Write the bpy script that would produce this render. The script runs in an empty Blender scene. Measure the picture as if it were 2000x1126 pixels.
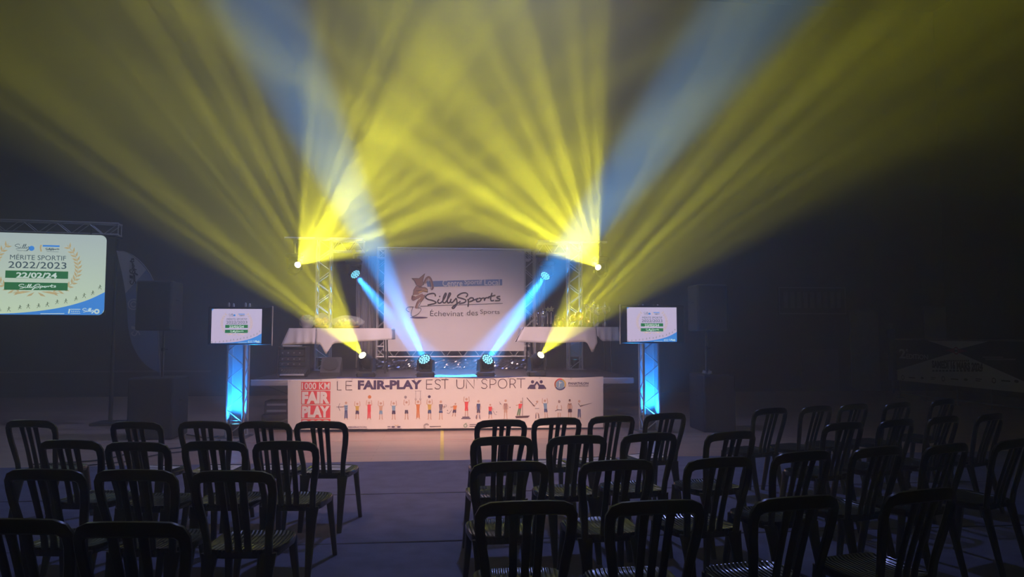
import bpy, math, random
from mathutils import Vector, Matrix
random.seed(7)
S = bpy.context.scene
COL = S.collection
R = math.radians
# ---------------------------------------------------------------- camera, world haze, stage beams, exposure
CAM = Vector((0, 0, 1.58))
YAW, PITCH, FPX = math.atan(135/1400), math.atan(91/1400), 1400.0
cd = bpy.data.cameras.new('camera'); cam = bpy.data.objects.new('camera', cd); COL.objects.link(cam)
cam.location = CAM
cam.rotation_euler = (math.pi/2 + PITCH, 0, -YAW)
cd.sensor_width = 36; cd.lens = 36*FPX/2000; cd.clip_start = .05; cd.clip_end = 200
S.camera = cam
S.view_settings.view_transform = 'Standard'; S.view_settings.look = 'None'
S.view_settings.gamma = 1; S.view_settings.use_curve_mapping = False
S.view_settings.exposure = 0.0
S.cycles.use_denoising = True
S.cycles.volume_bounces = 1
S.cycles.max_bounces = 6; S.cycles.transparent_max_bounces = 12
S.cycles.sample_clamp_indirect = 4
S.cycles.caustics_reflective = False; S.cycles.caustics_refractive = False

HAZE = .024
w = bpy.data.worlds.new('hall_air'); S.world = w; w.use_nodes = True
nt = w.node_tree; nt.nodes.clear()
wo = nt.nodes.new('ShaderNodeOutputWorld'); vs = nt.nodes.new('ShaderNodeVolumeScatter')
vs.inputs['Color'].default_value = (1, 1, 1, 1); vs.inputs['Density'].default_value = HAZE
vs.inputs['Anisotropy'].default_value = .52
nt.links.new(vs.outputs[0], wo.inputs['Volume'])
bgn = nt.nodes.new('ShaderNodeBackground'); bgn.inputs[0].default_value = (0, 0, 0, 1); nt.links.new(bgn.outputs[0], wo.inputs['Surface'])

YEL = (.93, .88, .03); BLU = (.03, .34, 1.0); PINK = (1.0, .61, .49)
# name, position of the lamp pivot, aim direction, half angle deg, watts, colour, gobo, soft edge
BEAMS = {
 'low_left':   dict(aim=(-.335, -.743, .547), half=15.5, w=1650, col=YEL, gobo=1),
 'low_right':  dict(aim=(.346, -.743, .521),  half=15.5, w=1650, col=YEL, gobo=2),
 'top_left':   dict(aim=(.536, -.84, .325),   half=21.5, w=1350, col=YEL, gobo=3),
 'top_right':  dict(aim=(-.512, -.84, .36),   half=21.5, w=1350, col=YEL, gobo=4),
 'wash_left':  dict(aim=(-.283, -.707, .667), half=5.8, w=8000, col=BLU, gobo=0),
 'wash_right': dict(aim=(.384, -.707, .592),  half=5.8, w=8000, col=BLU, gobo=0),
 'back_left':  dict(aim=(1.70, -1.75, -1.95), half=7.5, w=6500, col=BLU, gobo=0),
 'back_right': dict(aim=(-1.62, -1.75, -1.95), half=7.5, w=6500, col=BLU, gobo=0),
}

def spot(name, loc, aim, half, watts, col, gobo=0, blend=.35, size=.03, parent=None, falloff='Linear', near=3.2, lin=.33):
    ld = bpy.data.lights.new(name, 'SPOT'); ld.energy = watts; ld.color = col
    ld.spot_size = 2*R(half); ld.spot_blend = blend; ld.shadow_soft_size = size
    o = bpy.data.objects.new(name, ld); COL.objects.link(o)
    o.rotation_euler = Vector(aim).to_track_quat('-Z', 'Y').to_euler()
    if parent: o.parent = parent; o.location = Vector(loc) - parent.location
    else: o.location = loc
    ld.use_nodes = True; n = ld.node_tree; n.nodes.clear()
    out = n.nodes.new('ShaderNodeOutputLight'); em = n.nodes.new('ShaderNodeEmission')
    fo = n.nodes.new('ShaderNodeLightFalloff'); fo.inputs['Strength'].default_value = lin; fo.inputs['Smooth'].default_value = 0
    n.links.new(em.outputs[0], out.inputs[0])
    ad = n.nodes.new('ShaderNodeMath'); ad.operation = 'MULTIPLY_ADD'; ad.inputs[1].default_value = near/lin
    n.links.new(fo.outputs['Quadratic'], ad.inputs[0]); n.links.new(fo.outputs[falloff], ad.inputs[2]); last = ad.outputs[0]
    if gobo:
        tc = n.nodes.new('ShaderNodeTexCoord'); mp = n.nodes.new('ShaderNodeMapping')
        mp.inputs['Scale'].default_value = (1, 1, 0); mp.inputs['Location'].default_value = (gobo*7.3, gobo*3.1, 0)
        n.links.new(tc.outputs['Normal'], mp.inputs[0])
        nz = n.nodes.new('ShaderNodeTexVoronoi'); nz.inputs['Scale'].default_value = 14.5 if half < 18 else 11.5; nz.inputs['Randomness'].default_value = .85
        n.links.new(mp.outputs[0], nz.inputs['Vector'])
        rp = n.nodes.new('ShaderNodeMapRange'); rp.inputs['From Min'].default_value = .20; rp.inputs['From Max'].default_value = .32
        rp.inputs['To Min'].default_value = 5.5; rp.inputs['To Max'].default_value = .55
        n.links.new(nz.outputs['Distance'], rp.inputs[0])
        mu = n.nodes.new('ShaderNodeMath'); mu.operation = 'MULTIPLY'
        n.links.new(rp.outputs[0], mu.inputs[0]); n.links.new(last, mu.inputs[1]); last = mu.outputs[0]
    n.links.new(last, em.inputs['Strength'])
    return o

# added pink-white spots over the audience, no fixtures, supply the front light on stage
for sx in (-1, 1):
    spot('added_front_spot', (sx*2.2, 5.2, 6.6), (-sx*2.0, 7.5, -5.5), 19, 430, PINK, 0, .8, .15, near=1, lin=.6)
for sx in (-1, 1):
    spot('added_floor_spot', (sx*2.6, 3.6, 7.2), (-sx*2.2, 5.2, -7.2), 21, 680, PINK, 0, 1, .2, falloff='Quadratic', near=0, lin=1)  # second unseen pair, added to carry the pink light onto floor and carpet
# two unseen blue fills, added for bluish ambient on carpet, haze and back wall
spot('added_blue_fill', (1.6, 11.0, 10.6), (-.25, -.12, -1), 46, 1900, (.30, .38, 1.0), 0, 1, .25, falloff='Quadratic', near=0, lin=1)
spot('added_blue_fill', (-3.5, 11.0, 10.6), (-.2, .55, -1), 50, 600, (.36, .46, 1.0), 0, 1, .25, falloff='Quadratic', near=0, lin=1)
# ---------------------------------------------------------------- helpers
CF = Vector((math.sin(YAW)*math.cos(PITCH), math.cos(YAW)*math.cos(PITCH), math.sin(PITCH)))
CR = Vector((math.cos(YAW), -math.sin(YAW), 0)); CU = CR.cross(CF)
def ray(px, py): return CF + CR*((px-1000)/FPX) + CU*((563-py)/FPX)
def at(px, py, y): d = ray(px, py); return CAM + d*(y/d.y)          # photo direction at world depth y
def atz(px, py, z): d = ray(px, py); return CAM + d*((z-CAM.z)/d.z)  # photo direction at height z

_m = {}
def mat(name, col, rough=.6, metal=0, emis=0, spec=.5, bump=0, bscale=40, var=0, vscale=8, trans=0, alpha=1, stretch=None):
    if name in _m: return _m[name]
    m = bpy.data.materials.new(name); m.use_nodes = True; n = m.node_tree; b = n.nodes['Principled BSDF']
    b.inputs['Base Color'].default_value = (*col, 1); b.inputs['Roughness'].default_value = rough
    b.inputs['Metallic'].default_value = metal; b.inputs['Specular IOR Level'].default_value = spec
    b.inputs['Transmission Weight'].default_value = trans; b.inputs['Alpha'].default_value = alpha
    if emis:
        b.inputs['Emission Color'].default_value = (*col, 1); b.inputs['Emission Strength'].default_value = emis
    tc = n.nodes.new('ShaderNodeTexCoord'); mp = n.nodes.new('ShaderNodeMapping'); n.links.new(tc.outputs['Object'], mp.inputs[0])
    if stretch: mp.inputs['Scale'].default_value = stretch
    if var:
        z = n.nodes.new('ShaderNodeTexNoise'); z.inputs['Scale'].default_value = vscale; z.inputs['Detail'].default_value = 4
        n.links.new(mp.outputs[0], z.inputs['Vector'])
        mr = n.nodes.new('ShaderNodeMapRange'); mr.inputs['From Min'].default_value = .3; mr.inputs['From Max'].default_value = .7
        mr.inputs['To Min'].default_value = 1-var; mr.inputs['To Max'].default_value = 1+var; n.links.new(z.outputs[0], mr.inputs[0])
        vm = n.nodes.new('ShaderNodeVectorMath'); vm.operation = 'SCALE'; vm.inputs[0].default_value = col
        n.links.new(mr.outputs[0], vm.inputs['Scale']); n.links.new(vm.outputs[0], b.inputs['Base Color'])
    if bump:
        z = n.nodes.new('ShaderNodeTexNoise'); z.inputs['Scale'].default_value = bscale; z.inputs['Detail'].default_value = 3
        n.links.new(mp.outputs[0], z.inputs['Vector'])
        bp = n.nodes.new('ShaderNodeBump'); bp.inputs['Strength'].default_value = bump; bp.inputs['Distance'].default_value = .01
        n.links.new(z.outputs[0], bp.inputs['Height']); n.links.new(bp.outputs[0], b.inputs['Normal'])
    _m[name] = m; return m

class MB:
    def __init__(s): s.v, s.f, s.m, s.c = [], [], [], 0
    def face(s, pts):
        i = len(s.v); s.v += [tuple(p) for p in pts]; s.f.append(tuple(range(i, i+len(pts)))); s.m.append(s.c)
    def add(s, vs, fs):
        i = len(s.v); s.v += [tuple(p) for p in vs]
        for f in fs: s.f.append(tuple(i+k for k in f)); s.m.append(s.c)
    def box(s, c, d, rot=None, taper=1):
        x, y, z = (k/2 for k in d); M = rot or Matrix.Identity(3)
        vs = [Vector(c)+M @ Vector((a*x*(taper if e > 0 else 1), b*y*(taper if e > 0 else 1), e*z)) for e in (-1, 1) for b in (-1, 1) for a in (-1, 1)]
        s.add(vs, [(0,2,3,1),(4,5,7,6),(0,1,5,4),(2,6,7,3),(0,4,6,2),(1,3,7,5)])
    def rbox(s, c, d, r=.01, rot=None):   # box with chamfered edges
        x, y, z = (k/2 for k in d); r = min(r, x*.9, y*.9, z*.9); M = rot or Matrix.Identity(3)
        rings = []
        for zz, q in ((-z, r), (-z+r, 0), (z-r, 0), (z, r)):
            X, Y = x-q, y-q; k = r if q == 0 else 0.0
            k = max(k, r*.6)
            rings.append([(X-k,-Y,zz),(X,-Y+k,zz),(X,Y-k,zz),(X-k,Y,zz),(-X+k,Y,zz),(-X,Y-k,zz),(-X,-Y+k,zz),(-X+k,-Y,zz)])
        s.loft([[Vector(c)+M @ Vector(p) for p in rg] for rg in rings])
    def loft(s, rings, cap=True, close=True):
        n = len(rings[0]); vs = [p for r in rings for p in r]; fs = []
        for i in range(len(rings)-1):
            for j in range(n if close else n-1):
                k = (j+1) % n; fs.append((i*n+j, i*n+k, (i+1)*n+k, (i+1)*n+j))
        if cap: fs += [tuple(range(n-1, -1, -1)), tuple(range((len(rings)-1)*n, len(rings)*n))]
        s.add(vs, fs)
    def tube(s, pts, r, n=8, cap=True):
        pts = [Vector(p) for p in pts]; rr = r if isinstance(r, (list, tuple)) else [r]*len(pts); rings = []; up = None
        for i, p in enumerate(pts):
            t = (pts[min(i+1, len(pts)-1)] - pts[max(i-1, 0)]).normalized()
            if up is None:
                up = Vector((0, 0, 1)) if abs(t.z) < .9 else Vector((1, 0, 0))
            a = t.cross(up).normalized(); b = a.cross(t).normalized(); up = b
            rings.append([p + (a*math.cos(2*math.pi*k/n) + b*math.sin(2*math.pi*k/n))*rr[i] for k in range(n)])
        s.loft(rings, cap)
    def lathe(s, prof, c=(0, 0, 0), n=20, rot=None):
        M = rot or Matrix.Identity(3)
        s.loft([[Vector(c)+M @ Vector((r*math.cos(2*math.pi*k/n), r*math.sin(2*math.pi*k/n), z)) for k in range(n)] for r, z in prof])
    def sweep(s, pts, wv, nv, wid, th):   # flat section along pts; wv/nv: width & normal vectors per point
        rings = []
        for p, a, b, w_, t_ in zip(pts, wv, nv, wid, th):
            q = [(-1,-.5),(-.7,-1),(.7,-1),(1,-.5),(1,.5),(.7,1),(-.7,1),(-1,.5)]
            rings.append([Vector(p)+Vector(a)*(x*w_/2)+Vector(b)*(y*t_/2) for x, y in q])
        s.loft(rings)
    def build(s, name, mats, parent=None, smooth=False, bevel=0, warp=None, subsurf=0, weld=False):
        me = bpy.data.meshes.new(name)
        vs = [warp(v) for v in s.v] if warp else s.v; fs = s.f; ms = s.m
        if smooth or weld:
            idx, nv, mp = {}, [], []
            for v in vs:
                key = tuple(round(c, 5) for c in v)
                if key not in idx: idx[key] = len(nv); nv.append(v)
                mp.append(idx[key])
            nf, nm = [], []
            for f, m_ in zip(fs, ms):
                g = []
                for i in f:
                    if mp[i] not in g: g.append(mp[i])
                if len(g) > 2: nf.append(g); nm.append(m_)
            vs, fs, ms = nv, nf, nm
        me.from_pydata(vs, [], fs); mats = mats if isinstance(mats, (list, tuple)) else [mats]
        for m in mats: me.materials.append(m)
        me.polygons.foreach_set('material_index', [min(i, len(mats)-1) for i in ms])
        if smooth: me.polygons.foreach_set('use_smooth', [True]*len(me.polygons))
        me.update(); o = bpy.data.objects.new(name, me); COL.objects.link(o)
        if parent: o.parent = parent
        if smooth: me.set_sharp_from_angle(angle=R(40))
        if bevel:
            b = o.modifiers.new('bevel', 'BEVEL'); b.width = bevel; b.segments = 2; b.limit_method = 'ANGLE'
        if subsurf:
            b = o.modifiers.new('smooth', 'SUBSURF'); b.levels = b.render_levels = subsurf
        return o
    # flat artwork in the local xz plane (looking along +y), lifted towards -y
    def poly2(s, pts, y=0): s.face([(p[0], y, p[1]) for p in pts])
    def disc2(s, cx, cz, r, y=0, n=14, ry=None): s.poly2([(cx+r*math.cos(2*math.pi*k/n), cz+(ry or r)*math.sin(2*math.pi*k/n)) for k in range(n)], y)
    def ring2(s, cx, cz, r, wd, y=0, n=24, a0=0, a1=360): s.rib([(cx+r*math.cos(R(a0+(a1-a0)*k/n)), cz+r*math.sin(R(a0+(a1-a0)*k/n))) for k in range(n+1)], wd, y)
    def rect2(s, x0, z0, x1, z1, y=0): s.poly2([(x0, z0), (x1, z0), (x1, z1), (x0, z1)], y)
    def rib(s, pts, wd, y=0, w1=None):
        n = len(pts); w1 = wd if w1 is None else w1; L = []; Q = []
        for i in range(n):
            a = Vector(pts[max(i-1, 0)]); b = Vector(pts[min(i+1, n-1)]); t = b-a
            if t.length < 1e-9: t = Vector((1, 0))
            t.normalize(); q = (wd+(w1-wd)*i/max(n-1, 1))/2; p = Vector(pts[i])
            L.append((p.x-t.y*q, p.y+t.x*q)); Q.append((p.x+t.y*q, p.y-t.x*q))
        for i in range(n-1): s.poly2([L[i], Q[i], Q[i+1], L[i+1]], y)
    def text(s, body, x0, z0, x1, z1, y=0, bold=0, shear=0):   # fitted into the rectangle
        vs, fs = glyphs(body, bold, shear)
        if not vs: return
        a = min(v[0] for v in vs); b = max(v[0] for v in vs); c = min(v[1] for v in vs); d = max(v[1] for v in vs)
        s.add([(x0+(v[0]-a)/(b-a)*(x1-x0), y, z0+(v[1]-c)/(d-c)*(z1-z0)) for v in vs], fs)

_g = {}
def glyphs(body, bold=0, shear=0):
    k = (body, bold, shear)
    if k not in _g:
        cu = bpy.data.curves.new('t', 'FONT'); cu.body = body; cu.size = 1; cu.offset = bold; cu.shear = shear; cu.resolution_u = 3
        cu.fill_mode = 'FRONT'
        o = bpy.data.objects.new('t', cu); COL.objects.link(o); bpy.context.view_layer.update()
        me = bpy.data.meshes.new_from_object(o.evaluated_get(bpy.context.evaluated_depsgraph_get()))
        _g[k] = ([(v.co.x, v.co.y) for v in me.vertices], [tuple(p.vertices) for p in me.polygons])
        bpy.data.objects.remove(o); bpy.data.curves.remove(cu); bpy.data.meshes.remove(me)
    return _g[k]

def catmull(pts, n=6):
    P = [Vector(p) for p in pts]; out = []
    for i in range(len(P)-1):
        p0, p1, p2, p3 = P[max(i-1, 0)], P[i], P[i+1], P[min(i+2, len(P)-1)]
        for k in range(n):
            t = k/n
            out.append(.5*((2*p1)+(p2-p0)*t+(2*p0-5*p1+4*p2-p3)*t*t+(3*p1-p0-3*p2+p3)*t**3))
    return out+[P[-1]]

def tag(o, label=None, cat=None, group=None, kind=None):
    if label: o['label'] = label
    if cat: o['category'] = cat
    if group: o['group'] = group
    if kind: o['kind'] = kind
    return o
def thing(name, loc, label, cat, group=None, rz=0):
    o = bpy.data.objects.new(name, None); COL.objects.link(o); o.location = loc; o.rotation_euler = (0, 0, rz)
    o.empty_display_size = .1
    return tag(o, label, cat, group)
def copy_tree(o, parent=None):
    c = o.copy(); COL.objects.link(c)
    if parent: c.parent = parent
    for ch in [k for k in o.children]: copy_tree(ch, c)
    return c
def struct(o): return tag(o, kind='structure')
# ---------------------------------------------------------------- the hall
XL, XR, YB, YF, ZC = -14.5, 14.5, 19.5, -9.0, 11.2
def planks():
    m = bpy.data.materials.new('sports_floor_wood'); m.use_nodes = True; n = m.node_tree; b = n.nodes['Principled BSDF']
    tc = n.nodes.new('ShaderNodeTexCoord'); mp = n.nodes.new('ShaderNodeMapping'); n.links.new(tc.outputs['Object'], mp.inputs[0])
    br = n.nodes.new('ShaderNodeTexBrick'); br.inputs['Scale'].default_value = 1
    br.inputs['Brick Width'].default_value = 1.8; br.inputs['Row Height'].default_value = .13; br.inputs['Mortar Size'].default_value = .003
    br.inputs['Color1'].default_value = (.50, .33, .24, 1); br.inputs['Color2'].default_value = (.60, .41, .30, 1); br.inputs['Mortar'].default_value = (.28, .17, .11, 1)
    n.links.new(mp.outputs[0], br.inputs['Vector'])
    z = n.nodes.new('ShaderNodeTexNoise'); z.inputs['Scale'].default_value = 3; z.inputs['Detail'].default_value = 5
    m2 = n.nodes.new('ShaderNodeMapping'); m2.inputs['Scale'].default_value = (1, 14, 1); n.links.new(tc.outputs['Object'], m2.inputs[0]); n.links.new(m2.outputs[0], z.inputs['Vector'])
    mx = n.nodes.new('ShaderNodeMix'); mx.data_type = 'RGBA'; mx.blend_type = 'MULTIPLY'; mx.inputs[0].default_value = .35
    n.links.new(br.outputs[0], mx.inputs[6]); n.links.new(z.outputs[0], mx.inputs[7]); n.links.new(mx.outputs[2], b.inputs['Base Color'])
    b.inputs['Roughness'].default_value = .33
    return m
def slab(name, lo, hi, m):
    k = MB(); k.box([(a+b)/2 for a, b in zip(lo, hi)], [b-a for a, b in zip(lo, hi)]); return struct(k.build(name, m))
WALLM = mat('dark_painted_wall', (.055, .058, .066), .8, bump=.15, bscale=60, var=.15, vscale=1.5)
slab('floor', (XL-.2, YF-.2, -.2), (XR+.2, YB+.2, 0), planks())
slab('ceiling', (XL-.2, YF-.2, ZC), (XR+.2, YB+.2, ZC+.2), mat('dark_ceiling', (.012, .012, .012), .9, bump=.2, bscale=20))
slab('wall_back', (XL-.2, YB, 0), (XR+.2, YB+.2, ZC), WALLM)
BLKW = mat('black_side_wall', (.018, .018, .02), .85, bump=.15, bscale=60, var=.15, vscale=1.5)
slab('wall_left', (XL-.2, YF, 0), (XL, YB, ZC), BLKW)
slab('wall_right', (XR, YF, 0), (XR+.2, YB, ZC), BLKW)
slab('wall_front', (XL-.2, YF-.2, 0), (XR+.2, YF, ZC), BLKW)
slab('baseboard_back', (XL, YB-.03, 0), (XR, YB, .12), mat('dark_trim', (.05, .045, .04), .6, var=.1))
slab('trim_1', (XL, YB-.06, .62), (-6.0, YB, .66), mat('grey_rail', (.16, .16, .16), .5, var=.1))
slab('baseboard_right', (XR-.03, YF, 0), (XR, YB-.03, .12), mat('dark_trim', (.05, .045, .04)))
# court line on the wooden floor
k = MB(); k.box((0, 10.6, .0015), (.05, 3.3, .003)); tag(k.build('court_line', mat('yellow_court_paint', (.75, .60, .12), .4, var=.1)), kind='structure')
k = MB(); k.box((-1, 11.05, .0012), (12, .05, .0024)); tag(k.build('court_line', mat('pale_court_paint', (.55, .35, .28), .4, var=.1)), kind='structure')
# carpet strips laid across the hall
carp = mat('grey_needle_felt', (.125, .13, .205), .85, bump=.6, bscale=160, var=.22, vscale=5)
edges = [9.2, 7.32, 5.62, 3.85, 2.05, .25, -1.6]
names = ['nearest the stage', 'second from the stage', 'third from the stage, under the middle rows', 'fourth from the stage, under the nearest rows',
         'fifth from the stage, nearly under the photographer', 'sixth from the stage, behind the last chairs']
for i in range(6):
    y1, y0 = edges[i], edges[i+1]+.012
    k = MB(); nx = 40
    rows = []
    for t in (0, 1):
        rows.append([(-8.5+18.0*j/nx, (y0 if t == 0 else y1) + .006*math.sin(j*1.3+i*2+t), 0) for j in range(nx+1)])
    a, b = rows
    top = lambda p: (p[0], p[1], .006)
    for j in range(nx):
        k.face([top(a[j]), top(a[j+1]), top(b[j+1]), top(b[j])])
        k.face([a[j], a[j+1], top(a[j+1]), top(a[j])]); k.face([b[j+1], b[j], top(b[j]), top(b[j+1])])
    k.c = 1  # black strip on the near edge draws the dark seam line
    for j in range(nx):
        q = lambda p, d, z=.0063: (p[0], p[1]+d, z)
        k.face([q(a[j], -.001), q(a[j+1], -.001), q(a[j+1], .022), q(a[j], .022)])
    tag(k.build('carpet_strip', [carp, mat('black_seam_edge', (.015, .015, .018), .8)]), 'grey felt carpet strip across the hall floor, '+names[i], 'carpet', 'grey carpet strips on the sports floor')
# doors and wall furniture on the dark right side
def wallrect(name, p0, p1, th, m, y=YB):   # frontal board on the back wall
    k = MB(); k.box(((p0[0]+p1[0])/2, y-th/2, (p0[1]+p1[1])/2), (abs(p1[0]-p0[0]), th, abs(p1[1]-p0[1]))); return k.build(name, m)
doorm = mat('grey_door_paint', (.34, .34, .35), .5, var=.08)
d1 = struct(wallrect('door_1', (11.58, 0), (12.42, 2.30), .05, doorm))
k = MB(); k.tube([(11.68, YB-.09, 1.02), (11.81, YB-.09, 1.02)], .011); k.tube([(11.68, YB-.05, 1.02), (11.68, YB-.09, 1.02)], .011); k.build('door_handle', mat('steel', (.5, .5, .5), .3, 1), d1)
d2 = struct(wallrect('door_2', (10.1, .02), (11.2, 1.18), .03, mat('dark_hatch', (.13, .13, .14), .6, var=.1)))
# ---------------------------------------------------------------- slatted stacking chairs
plast = mat('black_glossy_plastic', (.006, .007, .0065), .30, bump=.03, bscale=90)
def seatmat():
    m = bpy.data.materials.new('ribbed_black_plastic'); m.use_nodes = True; n = m.node_tree; b = n.nodes['Principled BSDF']
    b.inputs['Base Color'].default_value = (.009, .011, .010, 1); b.inputs['Roughness'].default_value = .17; b.inputs['Specular IOR Level'].default_value = .9
    tc = n.nodes.new('ShaderNodeTexCoord'); wv = n.nodes.new('ShaderNodeTexWave'); wv.bands_direction = 'X'
    wv.inputs['Scale'].default_value = 14; wv.inputs['Distortion'].default_value = .6; n.links.new(tc.outputs['Object'], wv.inputs[0])
    bp = n.nodes.new('ShaderNodeBump'); bp.inputs['Strength'].default_value = .35; bp.inputs['Distance'].default_value = .01
    n.links.new(wv.outputs['Fac'], bp.inputs['Height']); n.links.new(bp.outputs[0], b.inputs['Normal'])
    return m
seatm = seatmat()
ZS, HB = .45, .87
def back_y(x, z):   # back surface: leans back, bowed in the middle
    t = max(0, (z-ZS)/(HB-ZS)); return -.185 - .10*t**1.2 - .045*(1-(x/.215)**2)*t
XS = .95
def make_chair():
    root = thing('slatted_chair', (0, 0, 0), 'x', 'chair')
    # seat: dished slab with rolled rim
    k = MB(); N = 28
    def outline(s, z):
        pts = []
        for i in range(N):
            a = 2*math.pi*i/N; c, q = math.cos(a), math.sin(a)
            x = math.copysign(abs(c)**.45, c); y = math.copysign(abs(q)**.45, q)
            wd = .205 + .012*y; pts.append((x*wd*s, .005+y*.195*s, z+.006*(1-abs(y))*(0 if z < ZS-.02 else -1)))
        return pts
    k.loft([outline(.93, ZS-.045), outline(1.0, ZS-.04), outline(1.02, ZS-.008), outline(1.0, ZS+.004), outline(.95, ZS+.002), outline(.86, ZS-.008), outline(.5, ZS-.014), outline(.05, ZS-.015)])
    k.build('seat', seatm, root, smooth=True)
    # backrest frame: up one side, over, down the other
    k = MB(); pts, wv, nv, wid, th = [], [], [], [], []
    prof = [(-.158, .43, 0), (-.162, .52, 0), (-.176, .62, 0), (-.190, .70, 0), (-.197, .77, 0), (-.195, .815, 16), (-.180, .840, 50), (-.150, .852, 80), (-.09, .858, 87), (0, .861, 90)]
    full = prof + [(-x, z, 180-a) for x, z, a in prof[-2::-1]]
    for x, z, a in full:
        pts.append((x, back_y(x, z), z)); aa = R(a); wv.append((-math.cos(aa), 0, math.sin(aa))); nv.append((0, 1, .15))
        side = 1-abs(math.sin(aa)); wid.append(.056 - .012*side - (.006 if z < .6 else 0)); th.append(.026)
    k.sweep(pts, wv, nv, wid, th); k.build('backrest_frame', plast, root, smooth=True)
    for x in (-.058, 0, .058):
        k = MB(); zz = [.425, .5, .6, .7, .78, .85]
        k.sweep([(x*(.86+.14*(z-ZS)/.4), back_y(x, z)+.003, z) for z in zz], [(1, 0, 0)]*6, [(0, 1, .2)]*6, [.040, .036, .034, .034, .036, .042], [.013]*6)
        k.build('back_slat', plast, root, smooth=True)
    for sx in (-1, 1):
        k = MB(); zz = [.435, .40, .33, .2, 0]
        k.sweep([(sx*(.152+.006*(1-z/.43)), -.175-.10*(1-z/.43), z) for z in zz], [(1, 0, 0)]*5, [(0, 1, 0)]*5, [.090, .078, .064, .052, .036], [.034, .034, .032, .03, .028]); k.build('leg', plast, root, smooth=True)
        k = MB()
        k.sweep([(sx*(.178+.028*(1-z/.43)), .160+.075*(1-z/.43), z) for z in zz], [(1, 0, 0)]*5, [(0, 1, 0)]*5, [.052, .046, .042, .038, .032], [.055, .048, .042, .038, .032]); k.build('leg', plast, root, smooth=True)
    return root
proto = make_chair()
A4 = mat('white_paper', (.62, .62, .60), .7, bump=.05)
INK = mat('black_ink', (.03, .03, .035), .7)
# (photo direction of the top of the backrest), turn in degrees (+ = towards the left), label
G1, G2 = 'chairs in the block left of the aisle', 'chairs in the block right of the aisle'
G3 = 'chairs at the far right of the hall'
CH = [
 (625, 823, -7, 'black slatted chair in the front row at the left edge of the aisle', G1),
 (515, 823, -7, 'black slatted chair in front of the lit left tower in the front row', G1),
 (397, 823, -7, 'black slatted chair third from the aisle in the front row of the left block', G1),
 (263, 824, -9, 'front row black slatted chair in front of the left bass speaker', G1),
 (56, 821, -9, 'black slatted chair at the far left of the front row, apart from the rest', G1),
 (555, 862, -6, 'black slatted chair in the second row of the left block, beside the aisle', G1),
 (416, 862, -6, 'black slatted chair in the second row of the left block, second from the aisle', G1),
 (264, 864, -8, 'black slatted chair in the second row of the left block, third from the aisle', G1),
 (133, 860, -8, 'black slatted chair leftmost in the second row of the left block', G1),
 (452, 920, -5, 'black slatted chair in the third row of the left block, nearest the aisle', G1),
 (260, 918, -6, 'black slatted chair in the middle of the third row of the left block', G1),
 (82, 917, -7, 'black slatted chair leftmost in the third row of the left block', G1),
 (250, 1020, -5, 'black slatted chair nearest the camera left of the aisle, its whole backrest visible', G1),
 (22, 1014, -6, 'black slatted chair cut by the bottom left corner of the picture', G1),
 (980, 820, 6, 'black slatted chair in the front right row, at the edge of the aisle', G2),
 (1090, 816, 9, 'black slatted chair in the front right row, second from the aisle', G2),
 (1198, 812, 12, 'front row black slatted chair overlapping the right end of the white banner', G2),
 (1303, 807, 16, 'black slatted chair in front of the lit right tower, front row', G2),
 (982, 853, 4, 'black slatted chair in the second row of the right block, beside the aisle', G2),
 (1130, 851, 8, 'black slatted chair in the second row of the right block, second from the aisle', G2),
 (1272, 846, 11, 'black slatted chair, second row, its slats in front of the lit right tower', G2),
 (1432, 843, 15, 'black slatted chair in front of the right bass speaker', G2),
 (997, 902, 3, 'black slatted chair in the third row of the right block, beside the aisle', G2),
 (1208, 899, 6, 'black slatted chair in the third row of the right block, second from the aisle', G2),
 (1410, 894, 10, 'black slatted chair in the third row of the right block, third from the aisle', G2),
 (1573, 882, 14, 'black slatted chair in the third row of the right block, fourth from the aisle', G2),
 (1030, 979, 0, 'black slatted chair in the nearest right row, beside the aisle', G2),
 (1285, 978, 3, 'black slatted chair in the nearest right row, second from the aisle', G2),
 (1562, 970, 9, 'black slatted chair in the nearest right row, third from the aisle', G2),
 (1808, 956, 14, 'dim black slatted chair in the nearest right row, farthest from the aisle', G2),
 (1509, 797, 20, 'dark slatted chair far right, leftmost of the row farthest from the camera', G3),
 (1599, 793, 21, 'dark slatted chair far right, second in the row farthest from the camera', G3),
 (1672, 789, 22, 'dark slatted chair far right, third in the row farthest from the camera', G3),
 (1758, 786, 23, 'dark slatted chair far right, fourth in the row farthest from the camera', G3),
 (1846, 780, 24, 'dark slatted chair below the railing banner, fifth in the farthest row', G3),
 (1653, 825, 18, 'dark slatted chair far right, leftmost of the middle row', G3),
 (1757, 819, 20, 'dark slatted chair far right, second in the middle row', G3),
 (1848, 813, 22, 'dark slatted chair far right, third in the middle row', G3),
 (1940, 808, 24, 'dark slatted chair far right, rightmost seen in the middle row', G3),
 (1856, 867, 20, 'barely lit slatted chair just behind the farthest chair of the nearest row', G3),
 (1985, 858, 23, 'barely lit slatted chair cut by the right edge of the picture', G3),
 (1720, 873, 17, 'dark slatted chair at far right, fifth from the aisle in the third row', G2),
]
papers = (0, 1, 2, 3, 15, 16, 17)
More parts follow.
